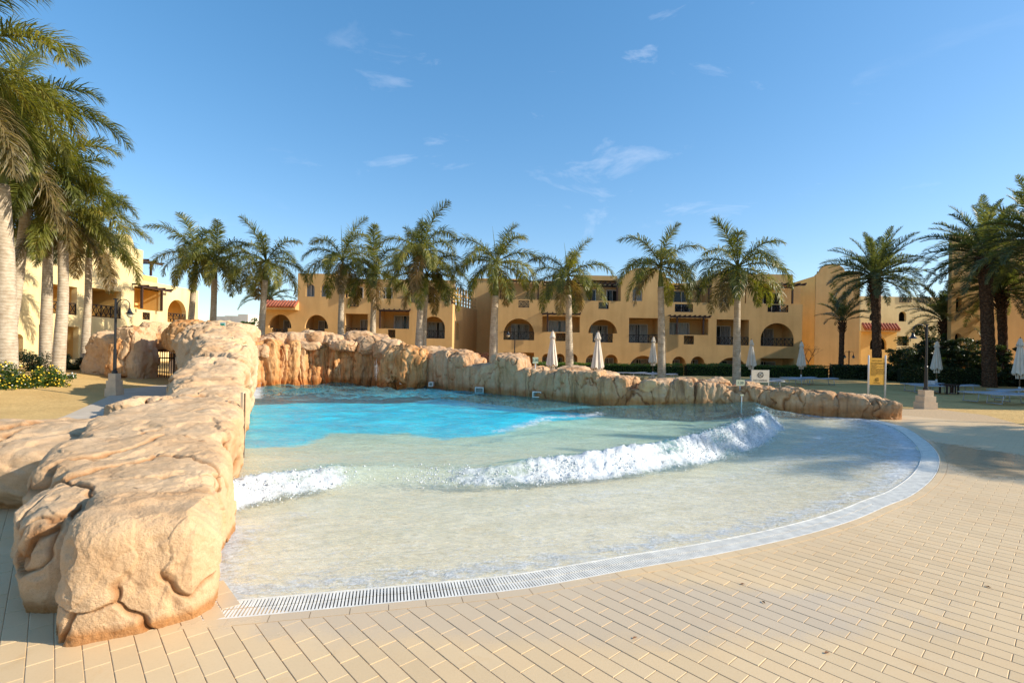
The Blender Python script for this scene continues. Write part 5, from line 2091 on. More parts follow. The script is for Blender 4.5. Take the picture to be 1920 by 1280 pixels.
# third floor: block with a barrel vault, then an open terrace
a, b2 = UE(110), UE(266)
zs, zv = ZE(262, 468), ZE(232, 437)
c0 = UE(236)
r = b2 - .9 - c0
top = [(c0 + r * math.cos(math.pi * k / 16), zs + (zv - zs) * math.sin(math.pi * k / 16)) for k in range(17)]
w_ = slab(pE, [(a, z2 + .003), (b2, z2 + .003), (b2, zs)] + top + [(a, zs)], [], .35, None)
part('upper_wall', w_.mesh('upper_wall', M[LB]), wLf)
mb = MB()
n = len(top)
mb.add([pE.pt(u, z - .02, -.35) for u, z in top] + [pE.pt(u, z - .02, -8) for u, z in top], [(i, i + 1, n + i + 1, n + i) for i in range(n - 1)])
solid(pE, a + .01, z2 - .2, b2 - .01, zs - .02, -.36, 7.5, mb)
part('vault', mb.mesh('vault', M[LB], False), wLf)
# gallery wall behind the terrace, with the pergola over it
mb = MB()
solid(pE, b2 + .01, z2 - .3, UE(331), ZE(300, 514), -1.6, 5, mb)
part('terrace_wall', mb.mesh('terrace_wall', M['stucco_yellow']), wLf)
pergola(pE, b2, UE(338), ZE(300, 487), wLf, posts=(b2 + .9, UE(292), UE(318)), zb=ZE(300, 513), out0=-1.4, depth=3.2, raf=.8)
pergola(pE, UE(246), UE(309), ZE(280, 541), wLf, posts=(UE(253), UE(291)), zb=ZE(280, 581), out0=.6, depth=1.2, raf=.7)

# ------------------------------------------------ far pale houses
wF = thing('house', 'small pale flat-roofed house far behind the rocks between two palms', 'house', (-45, 80, 0))
for (x0, x1, yt, Yd, mt) in ((403, 424, 593, 84, 'stucco_white'), (421, 450, 592, 82, 'stucco_white'), (446, 464.5, 589, 78, 'stucco_white')):
    q = Plane2((0, Yd), 0)
    mb = MB()
    solid(q, q.uz(x0, 600)[0], -1, q.uz(x1, 600)[0], q.uz((x0 + x1) / 2, yt)[1], 0, 8, mb)
    part('wall', mb.mesh('wall', M[mt]), wF)
q = Plane2((0, 78), 0)
mb = MB()
solid(q, q.uz(451, 600)[0], q.uz(451, 607)[1], q.uz(454, 600)[0], q.uz(451, 603)[1], .05, .1, mb)
part('window', mb.mesh('window', M['iron']), wF)
wF2 = thing('house', 'low pale house far off just left of the ochre wing', 'house', (-44, 90, 0))
q = Plane2((0, 90), 0)
mb = MB()
solid(q, q.uz(475, 600)[0], -1, q.uz(505, 600)[0], q.uz(490, 597)[1], 0, 8, mb)
part('wall', mb.mesh('wall', M['stucco_white']), wF2)
mb = MB()
solid(q, q.uz(480, 600)[0], q.uz(490, 603)[1], q.uz(484, 600)[0], q.uz(490, 599.5)[1], .05, .1, mb)
part('window', mb.mesh('window', M['iron']), wF2)


# ================================================================== PLANTS
def frond_mesh(name, L, pitch, droop, nleaf, leaf_len, leaf_w, mat, plume=0.6, hang=0.5, seed=0, petiole=0.12, side_twist=0.0, curl=0.0, vee=0.25):
    """one feather leaf growing along +X from the origin, gravity along -Z"""
    rg = np.random.default_rng(seed)
    ns = 14
    pts = [np.array([0.0, 0.0, 0.0])]
    a = pitch
    yaw = 0.0
    for i in range(ns):
        t = (i + 1) / ns
        a -= droop * (0.35 + 1.3 * t) / ns
        yaw += curl / ns
        st = L / ns
        pts.append(pts[-1] + st * np.array([math.cos(a) * math.cos(yaw), math.cos(a) * math.sin(yaw), math.sin(a)]))
    pts = np.array(pts)
    mb = MB()
    mb.tube([tuple(p) for p in pts[::2]] , [0.030 * L / 2.5 * (1 - 0.85 * i / 7) for i in range(8)], 5)
    V, Fs = [], []
    tt = np.linspace(petiole, 0.995, nleaf)
    for side in (-1, 1):
        for t in tt:
            t = min(0.999, max(petiole, t + rg.normal(0, 0.004)))
            f = t * ns
            i = min(int(f), ns - 1)
            p = pts[i] + (pts[i + 1] - pts[i]) * (f - i)
            d = pts[i + 1] - pts[i]
            d /= np.linalg.norm(d)
            lat = np.cross(d, [0, 0, 1.0])
            if np.linalg.norm(lat) < 0.15:
                lat = np.array([0, -1.0, 0])
            lat /= np.linalg.norm(lat)
            upv = np.cross(lat, d)
            prof = math.sin(math.pi * min(1, 0.12 + (t - petiole) / (1 - petiole) * 0.86)) ** 0.55
            ll = leaf_len * prof * rg.uniform(0.8, 1.12)
            lift = vee + rg.normal(0, plume)
            fwd = 0.35 + 0.75 * t + rg.normal(0, 0.08)
            dr = lat * side * math.cos(lift) + upv * math.sin(lift)
            dr = dr + d * fwd
            dr /= np.linalg.norm(dr)
            g_ = hang * rg.uniform(0.7, 1.3)
            dr2 = dr + np.array([0, 0, -g_])
            dr2 /= np.linalg.norm(dr2)
            dr3 = dr + np.array([0, 0, -g_ * 2.4])
            dr3 /= np.linalg.norm(dr3)
            wv = np.cross(dr, upv + rg.normal(0, 0.25, 3))
            wv /= max(1e-6, np.linalg.norm(wv))
            w = leaf_w * (0.6 + 0.4 * prof)
            b0 = p
            m1 = b0 + dr * ll * 0.40
            m2 = m1 + dr2 * ll * 0.33
            e = m2 + dr3 * ll * 0.27
            o = len(V)
            V += [b0 - wv * w * 0.3, b0 + wv * w * 0.3, m1 - wv * w * 0.5, m1 + wv * w * 0.5, m2 - wv * w * 0.36, m2 + wv * w * 0.36, e]
            Fs += [(o, o + 1, o + 3, o + 2), (o + 2, o + 3, o + 5, o + 4), (o + 4, o + 5, o + 6)]
    mb.add(V, Fs)
    return mb.mesh(name, mat)


def trunk_mesh(name, path, radii, mat, n=14, ringy=0.0, seg=40):
    pts = catmull(path, 8)
    rr = np.interp(np.linspace(0, 1, len(pts)), np.linspace(0, 1, len(radii)), radii)
    rr = [r * (1 + ringy * math.sin(i * 2.4)) for i, r in enumerate(rr)]
    mb = MB()
    mb.tube(pts, rr, n)
    return mb.mesh(name, mat, True)


# frond libraries: pitch classes, shared by every palm of the kind
ROYAL = {}
for cls, (pt, dr, hg) in enumerate(((1.36, 0.75, .22), (1.0, 1.45, .5), (0.62, 1.7, .6), (0.25, 1.7, .7), (-0.15, 1.35, .7), (-0.62, .85, .6))):
    ROYAL[cls] = [frond_mesh('frond', 3.15 * (0.9 if cls in (0, 5) else 1), pt, dr, 105, .74, .040, M['frond_old'] if (cls == 5 and s_ == 1) else M['frond'],
                             plume=.5, hang=hg, seed=cls * 10 + s_, curl=(-1) ** s_ * .25) for s_ in range(2)]
DENSE = {}
for cls, (pt, dr, hg) in enumerate(((1.3, 0.8, .22), (0.95, 1.35, .4), (0.55, 1.5, .5), (0.2, 1.5, .6), (-0.15, 1.3, .65), (-0.7, .7, .6))):
    DENSE[cls] = [frond_mesh('frond', 3.2, pt, dr, 150, .74, .032, M['frond_old'] if (cls == 5) else M['frond'],
                             plume=.55, hang=hg, seed=60 + cls * 10 + s_, curl=(-1) ** s_ * .25) for s_ in range(2)]
DATE = {}
for cls, (pt, dr, hg) in enumerate(((1.35, .55, .03), (1.05, .8, .04), (0.75, 1.05, .06), (0.42, 1.2, .08), (0.1, 1.2, .1), (-0.25, .9, .1))):
    DATE[cls] = [frond_mesh('frond', 3.2, pt, dr, 92, .46, .034, M['frond_date'], plume=.30, hang=hg, seed=130 + cls * 10 + s_, curl=(-1) ** s_ * .2, petiole=.2, vee=.4) for s_ in range(2)]


def crown(parent, top, lib, counts, scale=1.0, rs=None, skip=None, rot=0.0):
    rs = rs or random.Random(1)
    k = 0
    for cls, cnt in enumerate(counts):
        for j in range(cnt):
            az = rot + 2.39996 * k * 1.0 + rs.uniform(-.25, .25)
            k += 1
            me = lib[cls][rs.randrange(2)]
            o = bpy.data.objects.new('frond', me)
            COL.objects.link(o)
            o.parent = parent
            o.matrix_parent_inverse = WORLD_INV[parent.name]
            s = scale * rs.uniform(.88, 1.1)
            o.scale = (s, s, s)
            o.rotation_euler = (rs.uniform(-.08, .08), rs.uniform(-.08, .08), az)
            off = Vector((math.cos(az), math.sin(az), 0)) * .05 * scale
            o.location = Vector(top) + off + Vector((0, 0, (0.12 - cls * .05) * scale))


def royal_palm(px_base, Yd, px_top, py_top, label, r=0.19, zb=0.0, scale=1.0, counts=(1, 3, 3, 4, 4, 2), seed=0, lib=None, shaft=1.25, group='royal palms around the wave pool', bulge=1.15):
    """px_base: column of the foot; the crown sits where px_top, py_top is seen"""
    rs = random.Random(seed)
    ub = (px_base - 960) / F * Yd
    top = P(px_top, py_top, Yd)
    base = Vector((ub, Yd, zb))
    t = thing('palm_tree', label, 'palm tree', base, group)
    H = top.z - zb
    sh = min(shaft * scale, H * .4)
    mid = base.lerp(top, .5) + Vector((rs.uniform(-.06, .06), rs.uniform(-.06, .06), 0))
    neck = base.lerp(top, 1 - sh / H)
    part('trunk', trunk_mesh('trunk', [base - Vector((0, 0, .3)), base.lerp(mid, .5), mid, neck], [r * 1.25, r * bulge, r * 1.05, r * .92, r * .85], M['trunk'], 16, .012), t)
    part('crownshaft', trunk_mesh('crownshaft', [neck - Vector((0, 0, .03)), neck.lerp(top, .3), neck.lerp(top, .8), top + Vector((0, 0, .2))], [r * .74, r * .82, r * .5, r * .26, .03], M['crownshaft'], 12), t)
    # spear leaf
    mb = MB()
    d = Vector((rs.uniform(-.18, .18), rs.uniform(-.1, .1), 1)).normalized()
    mb.tube([top, top + d * 1.0 * scale, top + d * 2.1 * scale], [.045 * scale, .026 * scale, .004], 6)
    part('spear_leaf', mb.mesh('spear_leaf', M['crownshaft'], True), t)
    crown(t, top, lib or ROYAL, counts, scale, rs, rot=rs.uniform(0, 6.28))
    return t


def date_palm(px_base, Yd, px_top, py_top, label, r=.22, zb=0.0, scale=1.0, counts=(6, 10, 14, 14, 12, 6), seed=0, fat=True, mat='trunk_date'):
    rs = random.Random(seed)
    base = Vector(((px_base - 960) / F * Yd, Yd, zb))
    top = P(px_top, py_top, Yd)
    t = thing('date_palm', label, 'palm tree', base, 'date palms on the right')
    mid = base.lerp(top, .5)
    part('trunk', trunk_mesh('trunk', [base - Vector((0, 0, .3)), base.lerp(mid, .5), mid, mid.lerp(top, .6), top - Vector((0, 0, .1))], [r * 1.15, r, r * .95, r * .95, r * 1.0, r * 1.25], M[mat], 14, .05), t)
    # old leaf bases under the crown
    mb = MB()
    for k in range(46):
        az = k * 2.4
        h = -1.25 * scale + 1.2 * scale * k / 46
        p = top + Vector((math.cos(az) * r * .9, math.sin(az) * r * .9, h))
        q = p + Vector((math.cos(az) * .20, math.sin(az) * .20, .30)) * scale
        mb.bar(p, q, .09 * scale, .05 * scale)
    part('leaf_bases', mb.mesh('leaf_bases', M['trunk_date']), t)
    crown(t, top, DATE, counts, scale, rs, rot=rs.uniform(0, 6))
    return t


# the row behind the pool (px of foot, distance, px/py of crown centre)
royal_palm(352, 33.0, 368, 476, 'first palm right of the cream wing, its crown tangled with its neighbour on the right', seed=1, scale=.98, zb=0)
royal_palm(391, 31.5, 404, 487, 'palm with bare upper trunk over the rock arch, left of the far pale houses', seed=2, scale=.92)
royal_palm(487, 31.0, 499, 490, 'palm in front of the clay tiled canopy at the left end of the ochre wing', seed=3, scale=.92)
royal_palm(640, 32.0, 642, 486, 'palm with upright top leaf beside the two small arched top windows', seed=4, scale=1.0)
royal_palm(696, 33.5, 702, 508, 'shorter bushy palm close to the right of the one by the arched top windows', seed=5, scale=1.0)
royal_palm(783, 29.0, 791, 470, 'tallest palm of the back row, one of a close pair right of the waterfall', seed=6, scale=1.0, r=.2, shaft=2.0)
royal_palm(794, 29.8, 800, 515, 'lower thinner palm of the close pair right of the waterfall', seed=7, scale=.95, r=.14)
royal_palm(925, 28.5, 931, 492, 'palm with a long green shaft at the corner between the two ochre wings', seed=8, scale=.98, r=.215, shaft=1.9)
royal_palm(1069.5, 28.0, 1065, 515, 'shorter palm standing between the two cream umbrellas nearest the pool wall', seed=9, scale=.86, r=.19, shaft=1.3)
royal_palm(1242, 29.5, 1238, 498, 'palm with thick pale trunk beside the third umbrella, in front of the vaulted roof', seed=10, scale=.98, r=.20)
royal_palm(1382, 29.0, 1383, 500, 'rightmost royal palm, beside the no diving sign, with drooping yellowed leaves', seed=11, scale=1.02, r=.19, counts=(1, 3, 3, 4, 5, 3))
# near left group
nl = 'tall royal palms in the left flower bed'
royal_palm(14, 18.2, -2, 225, 'nearest and thickest palm at the left edge, its crown running out of the picture', seed=20, lib=DENSE, r=.275, scale=1.22, counts=(2, 4, 5, 6, 5, 3), group=nl, shaft=1.9)
royal_palm(-110, 14.0, -110, 95, 'palm outside the left edge whose leaves hang into the top left corner', seed=21, lib=DENSE, r=.29, scale=1.2, counts=(2, 4, 5, 6, 5, 2), group=nl, shaft=1.9)
royal_palm(85, 23.5, 92, 360, 'slim palm directly behind the forward pair of trunks on the left', seed=22, lib=DENSE, r=.205, scale=1.08, counts=(1, 2, 4, 4, 4, 3), group=nl, zb=.2)
royal_palm(109, 21.8, 120, 398, 'palm with smooth grey trunk rising from the white flowers left of the lamp', seed=23, lib=DENSE, r=.20, scale=.98, counts=(1, 2, 4, 4, 4, 3), group=nl, zb=.2)
royal_palm(158, 26.0, 168, 440, 'thinner palm further back, just left of the black lamp post', seed=24, lib=DENSE, r=.165, scale=.95, counts=(1, 2, 4, 4, 4, 2), group=nl, zb=.3)
royal_palm(6, 21, 58, 330, 'palm crown hanging behind the edge palm, its trunk hidden by the thick one', seed=25, lib=DENSE, r=.20, scale=1.08, counts=(1, 3, 4, 4, 4, 2), group=nl, zb=.1)

date_palm(1646, 36.5, 1641, 520, 'date palm behind the yellow notice board with a wide dark crown', r=.30, scale=1.12, seed=31)
date_palm(1857, 31.5, 1846, 478, 'tallest date palm with thick dark trunk in front of the right hand block', r=.34, scale=1.15, seed=32)
date_palm(1884, 33.5, 1877, 548, 'shorter date palm close behind the tallest one at the right edge', r=.26, scale=.95, seed=33)
date_palm(1960, 26, 1958, 455, 'date palm beyond the right edge with its leaves reaching into the picture', r=.32, scale=1.05, seed=34)
date_palm(1577, 40.0, 1579, 602, 'young date palm with slim reddish trunk before the yellow tower', r=.19, scale=.72, counts=(6, 8, 6, 3, 0, 0), seed=35)
date_palm(1772, 38.0, 1770, 600, 'bushy date palm showing between the yellow house and the right hand block', r=.22, scale=.95, counts=(5, 8, 9, 7, 3, 0), seed=36)
date_palm(505, 52, 505, 560, 'distant palm tuft rising behind the clay tiled canopy', r=.2, scale=1.0, counts=(4, 6, 8, 6, 3, 0), seed=37)


def leaf_cloud(name, cs, size, mat, seed=0, aspect=.5, flat=0.0):
    """many small leaves, each a folded quad"""
    rg = np.random.default_rng(seed)
    n = len(cs)
    d = rg.normal(size=(n, 3))
    d[:, 2] = d[:, 2] * .6 + .2
    d /= np.linalg.norm(d, axis=1)[:, None]
    r = rg.normal(size=(n, 3))
    s = np.cross(d, r)
    s /= np.linalg.norm(s, axis=1)[:, None]
    L = size * rg.uniform(.6, 1.3, (n, 1))
    V = np.stack([cs - d * L * .5, cs + s * L * aspect * .5, cs + d * L * .5, cs - s * L * aspect * .5], 1).reshape(-1, 3)
    Fq = np.arange(4 * n).reshape(-1, 4)
    return mesh_np(name, V, Fq, mat, smooth=False)


def clump_points(rg, n, centers, radii):
    k = rg.integers(0, len(centers), n)
    v = rg.normal(size=(n, 3))
    v /= np.linalg.norm(v, axis=1)[:, None]
    rad = rg.random(n) ** .4
    return centers[k] + v * rad[:, None] * radii[k]


def shrub(name, label, cat, c, half, nleaf, size, mat, seed=0, nclump=30, group=None, flowers=None, cz=0.0):
    rg = np.random.default_rng(seed)
    v = rg.normal(size=(nclump, 3))
    v /= np.linalg.norm(v, axis=1)[:, None]
    v[:, 2] = np.abs(v[:, 2])
    cen = np.array(c) + v * np.array(half) * (rg.random((nclump, 1)) ** .5) * .85
    rad = np.array(half)[None] * rg.uniform(.16, .34, (nclump, 1))
    pts = clump_points(rg, nleaf, cen, rad)
    pts = pts[pts[:, 2] > c[2] - .05]
    t = thing(name, label, cat, c, group)
    f = part('foliage', leaf_cloud('foliage', pts, size, mat, seed), t)
    f['kind'] = 'stuff'
    mb = MB()
    rs = random.Random(seed)
    for k in range(8):
        q = cen[k % nclump]
        mb.tube([Vector(c), Vector(c).lerp(Vector(q), .5) + Vector((0, 0, .1)), Vector(q)], [.03, .02, .008], 5)
    part('stem', mb.mesh('stem', M['branch']), t)
    if flowers:
        for mt, nf, sz in flowers:
            k = rg.integers(0, len(pts), nf)
            out = pts[k] + (pts[k] - np.array(c)) * .04 + np.array([0, -.02, .03])
            fl = part('flowers', blobs(out, rg.uniform(sz * .6, sz, nf), M[mt], 'flowers'), t)
            fl['kind'] = 'stuff'
    return t


fb = 'flowering shrubs in the left bed'
b1 = G(22, 737)
shrub('flower_bush', 'yellow flowering bush at the left edge under the thick palm', 'bush', (b1.x - .4, b1.y, 0), (1.35, .9, 1.05), 10000, .075, M['leaf_bush'], 71, 50, fb, [('petal_yellow', 420, .035), ('petal_white', 50, .03)])
b1 = G(76, 732)
shrub('flower_bush', 'yellow flowering bush between the two grey palm trunks', 'bush', (b1.x, b1.y, 0), (.95, .8, 1.0), 8000, .075, M['leaf_bush'], 72, 40, fb, [('petal_yellow', 300, .035)])
b1 = G(124, 722)
shrub('flower_bush', 'small bush with white flowers at the foot of the grey palm trunk', 'bush', (b1.x, b1.y, 0), (.6, .6, .5), 3200, .07, M['leaf_bush'], 73, 24, fb, [('petal_white', 160, .035)])
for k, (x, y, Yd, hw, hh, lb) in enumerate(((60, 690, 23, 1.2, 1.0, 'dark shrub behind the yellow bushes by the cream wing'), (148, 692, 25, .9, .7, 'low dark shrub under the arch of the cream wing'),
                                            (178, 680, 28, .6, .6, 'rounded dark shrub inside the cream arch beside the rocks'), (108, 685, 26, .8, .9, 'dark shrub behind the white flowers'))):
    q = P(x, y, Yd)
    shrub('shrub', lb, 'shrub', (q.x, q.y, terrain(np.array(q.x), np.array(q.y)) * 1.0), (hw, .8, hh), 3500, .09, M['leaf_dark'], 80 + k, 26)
q = P(895, 690, 33)
shrub('shrub', 'reddish brown shrub in the shaded corner between the ochre wings', 'shrub', (q.x, q.y, 0), (1.5, .9, 1.75), 7000, .11, M['leaf_red'], 90, 40)


def hedge(label, a, b2, h, w, n, mat, seed, size=.09):
    rg = np.random.default_rng(seed)
    a, b2 = np.array(a), np.array(b2)
    L = np.linalg.norm(b2 - a)
    d = (b2 - a) / L
    nn = np.array([-d[1], d[0]])
    t = thing('hedge', label, 'hedge', (*((a + b2) / 2), 0))
    u = rg.random(n) * L
    # leaves mostly on the shell
    e = rg.uniform(-1, 1, n)
    z = rg.random(n)
    face = rg.random(n) < .45
    z = np.where(face, 1.0, z)
    e = np.where(face, e, np.sign(e) * 1.0)
    hh = h * (1 + .10 * vnoise(np.column_stack([u * .8, e * .5 + seed, 0 * u])) + .07 * vnoise(np.column_stack([u * 3, e, 0 * u + 4])))
    ww = w / 2 * (1 + .15 * vnoise(np.column_stack([u * 1.1, z * 2, e + 9])))
    P_ = a[None] + d[None] * u[:, None] + nn[None] * (e * ww)[:, None]
    pts = np.column_stack([P_, z * hh]) + rg.normal(0, .05, (n, 3))
    f = part('foliage', leaf_cloud('foliage', pts, size, mat, seed, .55), t)
    f['kind'] = 'stuff'
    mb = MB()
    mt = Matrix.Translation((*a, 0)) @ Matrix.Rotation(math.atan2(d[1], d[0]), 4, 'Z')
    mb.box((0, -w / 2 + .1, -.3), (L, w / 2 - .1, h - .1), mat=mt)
    part('branches', mb.mesh('branches', M['hedge_core']), t)  # solid near-black core, coloured as the shade among the leaves


hedge('clipped green hedge behind the two umbrellas nearest the pool wall', (2.0, 40.2), (13.4, 40.2), .75, 1.1, 16000, M['leaf_bush'], 5)
hedge('clipped hedge along the ochre block behind the rightmost royal palm', (13.8, 40.4), (24.6, 40.0), .85, 1.1, 14000, M['leaf_bush'], 6)
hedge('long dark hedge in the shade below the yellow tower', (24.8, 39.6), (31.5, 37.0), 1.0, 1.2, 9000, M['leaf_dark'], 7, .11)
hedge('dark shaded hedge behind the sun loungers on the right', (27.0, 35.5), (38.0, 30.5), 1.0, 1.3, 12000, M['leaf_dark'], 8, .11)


def leafy_tree(label, c, half, nleaf, size, mat, seed, trunk=True, nclump=60, group='broad dark trees on the right'):
    rg = np.random.default_rng(seed)
    cc = np.array(c) + np.array([0, 0, half[2] * 1.0])
    v = rg.normal(size=(nclump, 3))
    v /= np.linalg.norm(v, axis=1)[:, None]
    cen = cc + v * np.array(half) * (rg.random((nclump, 1)) ** .4)
    rad = np.array([1, 1, .55])[None] * rg.uniform(.22, .5, (nclump, 1)) * half[0] * .55
    pts = clump_points(rg, nleaf, cen, rad)
    t = thing('tree', label, 'tree', c, group)
    f = part('crown', leaf_cloud('crown', pts, size, mat, seed, .4), t)
    f['kind'] = 'stuff'
    mb = MB()
    for k in range(10):
        q = Vector(cen[k])
        b0 = Vector(c) + Vector((rg.normal(0, .15), rg.normal(0, .15), 0))
        mb.tube([b0, b0.lerp(q, .45) + Vector((0, 0, .3)), q], [.09, .06, .02], 6)
    part('trunk', mb.mesh('trunk', M['branch'], True), t)


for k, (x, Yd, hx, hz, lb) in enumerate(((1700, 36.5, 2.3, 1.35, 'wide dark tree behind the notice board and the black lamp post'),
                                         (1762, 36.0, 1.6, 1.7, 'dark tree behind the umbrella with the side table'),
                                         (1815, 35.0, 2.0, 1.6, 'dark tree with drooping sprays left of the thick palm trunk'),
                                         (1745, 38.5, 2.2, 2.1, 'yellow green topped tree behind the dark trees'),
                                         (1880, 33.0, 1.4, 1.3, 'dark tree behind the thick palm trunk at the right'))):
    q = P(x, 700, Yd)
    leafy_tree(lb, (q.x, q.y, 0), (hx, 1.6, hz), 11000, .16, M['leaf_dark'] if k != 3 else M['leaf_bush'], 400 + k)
q = P(470, 640, 70)
leafy_tree('distant green tree between the far pale houses', (q.x, q.y, 0), (2.2, 2, 2.9), 4000, .3, M['leaf_bush'], 420, group=None)
q = P(440, 640, 60)
leafy_tree('low distant shrubs at the end of the rocks', (q.x, q.y, 0), (4.0, 1, .9), 3000, .3, M['leaf_bush'], 421, group=None)

# bare young tree by the tower
q = P(1515, 690, 42)
t = thing('bare_tree', 'leafless young tree before the yellow wall between umbrella and tower', 'tree', (q.x, q.y, 0))
mb = MB()
rs = random.Random(9)


def twig(p, d, L, r, lev):
    e = p + d * L
    mb.tube([p, p.lerp(e, .5) + Vector((rs.uniform(-.03, .03), 0, 0)), e], [r, r * .8, r * .6], 5)
    if lev == 0:
        return
    for k in range(3):
        nd = (d + Vector((rs.uniform(-.9, .9), rs.uniform(-.9, .9), rs.uniform(.0, .5)))).normalized()
        twig(e, nd, L * rs.uniform(.55, .75), r * .55, lev - 1)


twig(Vector((q.x, q.y, 0)), Vector((0, 0, 1)), 1.2, .05, 0)
for k in range(4):
    a = k * 1.6
    twig(Vector((q.x, q.y, 1.15)), Vector((math.cos(a) * .6, math.sin(a) * .6, .8)).normalized(), .65, .025, 3)
part('branches', mb.mesh('branches', M['branch']), t)


# ================================================================== LAMPS
def lamp_base(t, b, w=.30, h=.55):
    mb = MB()
    for k, (ww, z0, z1) in enumerate(((w * 1.28, 0, h * .34), (w * 1.1, h * .34, h * .68), (w * .84, h * .68, h))):
        mb.box((b.x - ww / 2, b.y - ww / 2, b.z + z0 - (.1 if k == 0 else 0)), (b.x + ww / 2, b.y + ww / 2, b.z + z1 - (.002 if k < 2 else 0)))
    part('pedestal', mb.mesh('pedestal', M['stone']), t)


def gooseneck(t, top, dx, scale=1.0, globe=True):
    mb = MB()
    pts = []
    for k in range(13):
        a = math.pi * k / 12
        pts.append(top + Vector((dx * (1 - math.cos(a)) / 2, 0, math.sin(a) * abs(dx) * .42 - .12 * scale)))
    end = pts[-1]
    mb.tube([top + Vector((0, 0, -.45 * scale))] + [top + Vector((.0, 0, -.2 * scale))] + pts[1:] + [end + Vector((0, 0, -.14 * scale))], .017 * scale, 8)
    part('curved_arm', mb.mesh('curved_arm', M['post_black'], True), t)
    e = end + Vector((0, 0, -.14 * scale))
    mb = MB()
    mb.tube([e, e + Vector((0, 0, -.06)) * scale, e + Vector((0, 0, -.13)) * scale, e + Vector((0, 0, -.19)) * scale, e + Vector((0, 0, -.20)) * scale],
            [.035 * scale, .05 * scale, .075 * scale, .14 * scale, .19 * scale], 16, cap=True)
    part('lamp_shade', mb.mesh('lamp_shade', M['post_black'], True), t)
    if globe:
        c = e + Vector((0, 0, -.24 * scale))
        mb = MB()
        vs = ico_v * .105 * scale + np.array(c)
        me = bpy.data.meshes.new('globe')
        import bmesh
        bm = bmesh.new()
        bmesh.ops.create_icosphere(bm, subdivisions=3, radius=.10 * scale, matrix=Matrix.Translation(c))
        bm.to_mesh(me)
        bm.free()
        me.materials.append(M['globe'])
        me.polygons.foreach_set('use_smooth', [True] * len(me.polygons))
        part('lamp_globe', me, t)


def street_lamp(label, b, H, dx, w=.45, hb=.62, globe=True, sc=1.0, lean=0.0):
    t = thing('street_lamp', label, 'street lamp', b, 'black lamps with a curved arm')
    lamp_base(t, b, w, hb)
    mb = MB()
    top = b + Vector((lean, 0, H))
    mb.tube([b + Vector((0, 0, hb)), b + Vector((0, 0, hb + .08)), b + Vector((0, 0, hb + .1)), b + Vector((0, 0, hb + .8)), b + Vector((0, 0, hb + .82)), top],
            [.085, .08, .055, .05, .038, .034], 12)
    mb.box((top.x - .05, top.y - .05, top.z), (top.x + .05, top.y + .05, top.z + .04))
    part('post', mb.mesh('post', M['post_black'], False), t)
    gooseneck(t, top + Vector((.05 if dx > 0 else -.05, 0, -.05)), dx, sc, globe)
    return t


b = G(214, 741)
street_lamp('black street lamp on a stepped stone pedestal beside the path to the gate', b, (741 - 562) / F * b.y, .42, w=.29, hb=.74, sc=.9)
b = G(1735, 765)
street_lamp('black street lamp on a pale stepped pedestal right of the notice board', b, (765 - 607) / F * b.y * .985, -.42, w=.36, hb=.62, globe=False, sc=.9)
b = Vector(((965 - 960) / F * 34, 34, 0))
t = street_lamp('black lamp seen against the large arch left of the cream umbrellas', b, P(963, 612, 34).z, -.4, w=.4, hb=.5, sc=1.1)
b = Vector(((1592 - 960) / F * 41, 41, 0))
t = thing('street_lamp', 'small double armed lamp standing before the yellow tower', 'street lamp', b)
mb = MB()
zt_ = P(1592, 657, 41).z
mb.tube([b, b + Vector((0, 0, zt_))], .04, 8)
part('post', mb.mesh('post', M['post_black']), t)
for s_ in (-1, 1):
    gooseneck(t, b + Vector((s_ * .03, 0, zt_ - .1)), s_ * .32, .9, True)

# ================================================================== GATE
q = P(316, 700, 24.6)
gt = thing('gate', 'dark iron bar gate set in the opening under the rock arch', 'gate', (q.x, q.y, 0))
pg = Plane2((0, 24.6), 0)
ga, gb = pg.uz(287, 690)[0], pg.uz(347, 690)[0]
g1 = pg.uz(316, 657)[1]
mb = MB()
for a, b2 in (((ga, .05), (gb, .05)), ((ga, g1), (gb, g1)), ((ga, g1 - .36), (gb, g1 - .36)), ((ga, 0), (ga, g1)), ((gb, 0), (gb, g1)), (((ga * .35 + gb * .65), 0), ((ga * .35 + gb * .65), g1))):
    bar_uz(mb, pg, a, b2, .06, .06, 0)
part('frame', mb.mesh('frame', M['iron']), gt)
for k in range(1, 14):
    mb = MB()
    u = ga + (gb - ga) * k / 14
    bar_uz(mb, pg, (u, .05), (u, g1), .028, .028, .012)
    part('bar', mb.mesh('bar', M['iron']), gt)
bw = thing('wall', 'grey rendered wall behind the iron bar gate', 'wall', (q.x, q.y + 2, 0))
mb = MB()
pg2 = Plane2((0, 26.6), 0)
solid(pg2, ga - .6, 0, gb + 1.4, 1.5, 0, .3, mb)
part('render', mb.mesh('render', simple('grey_render', (.42, .38, .36), .9, .1)), bw)


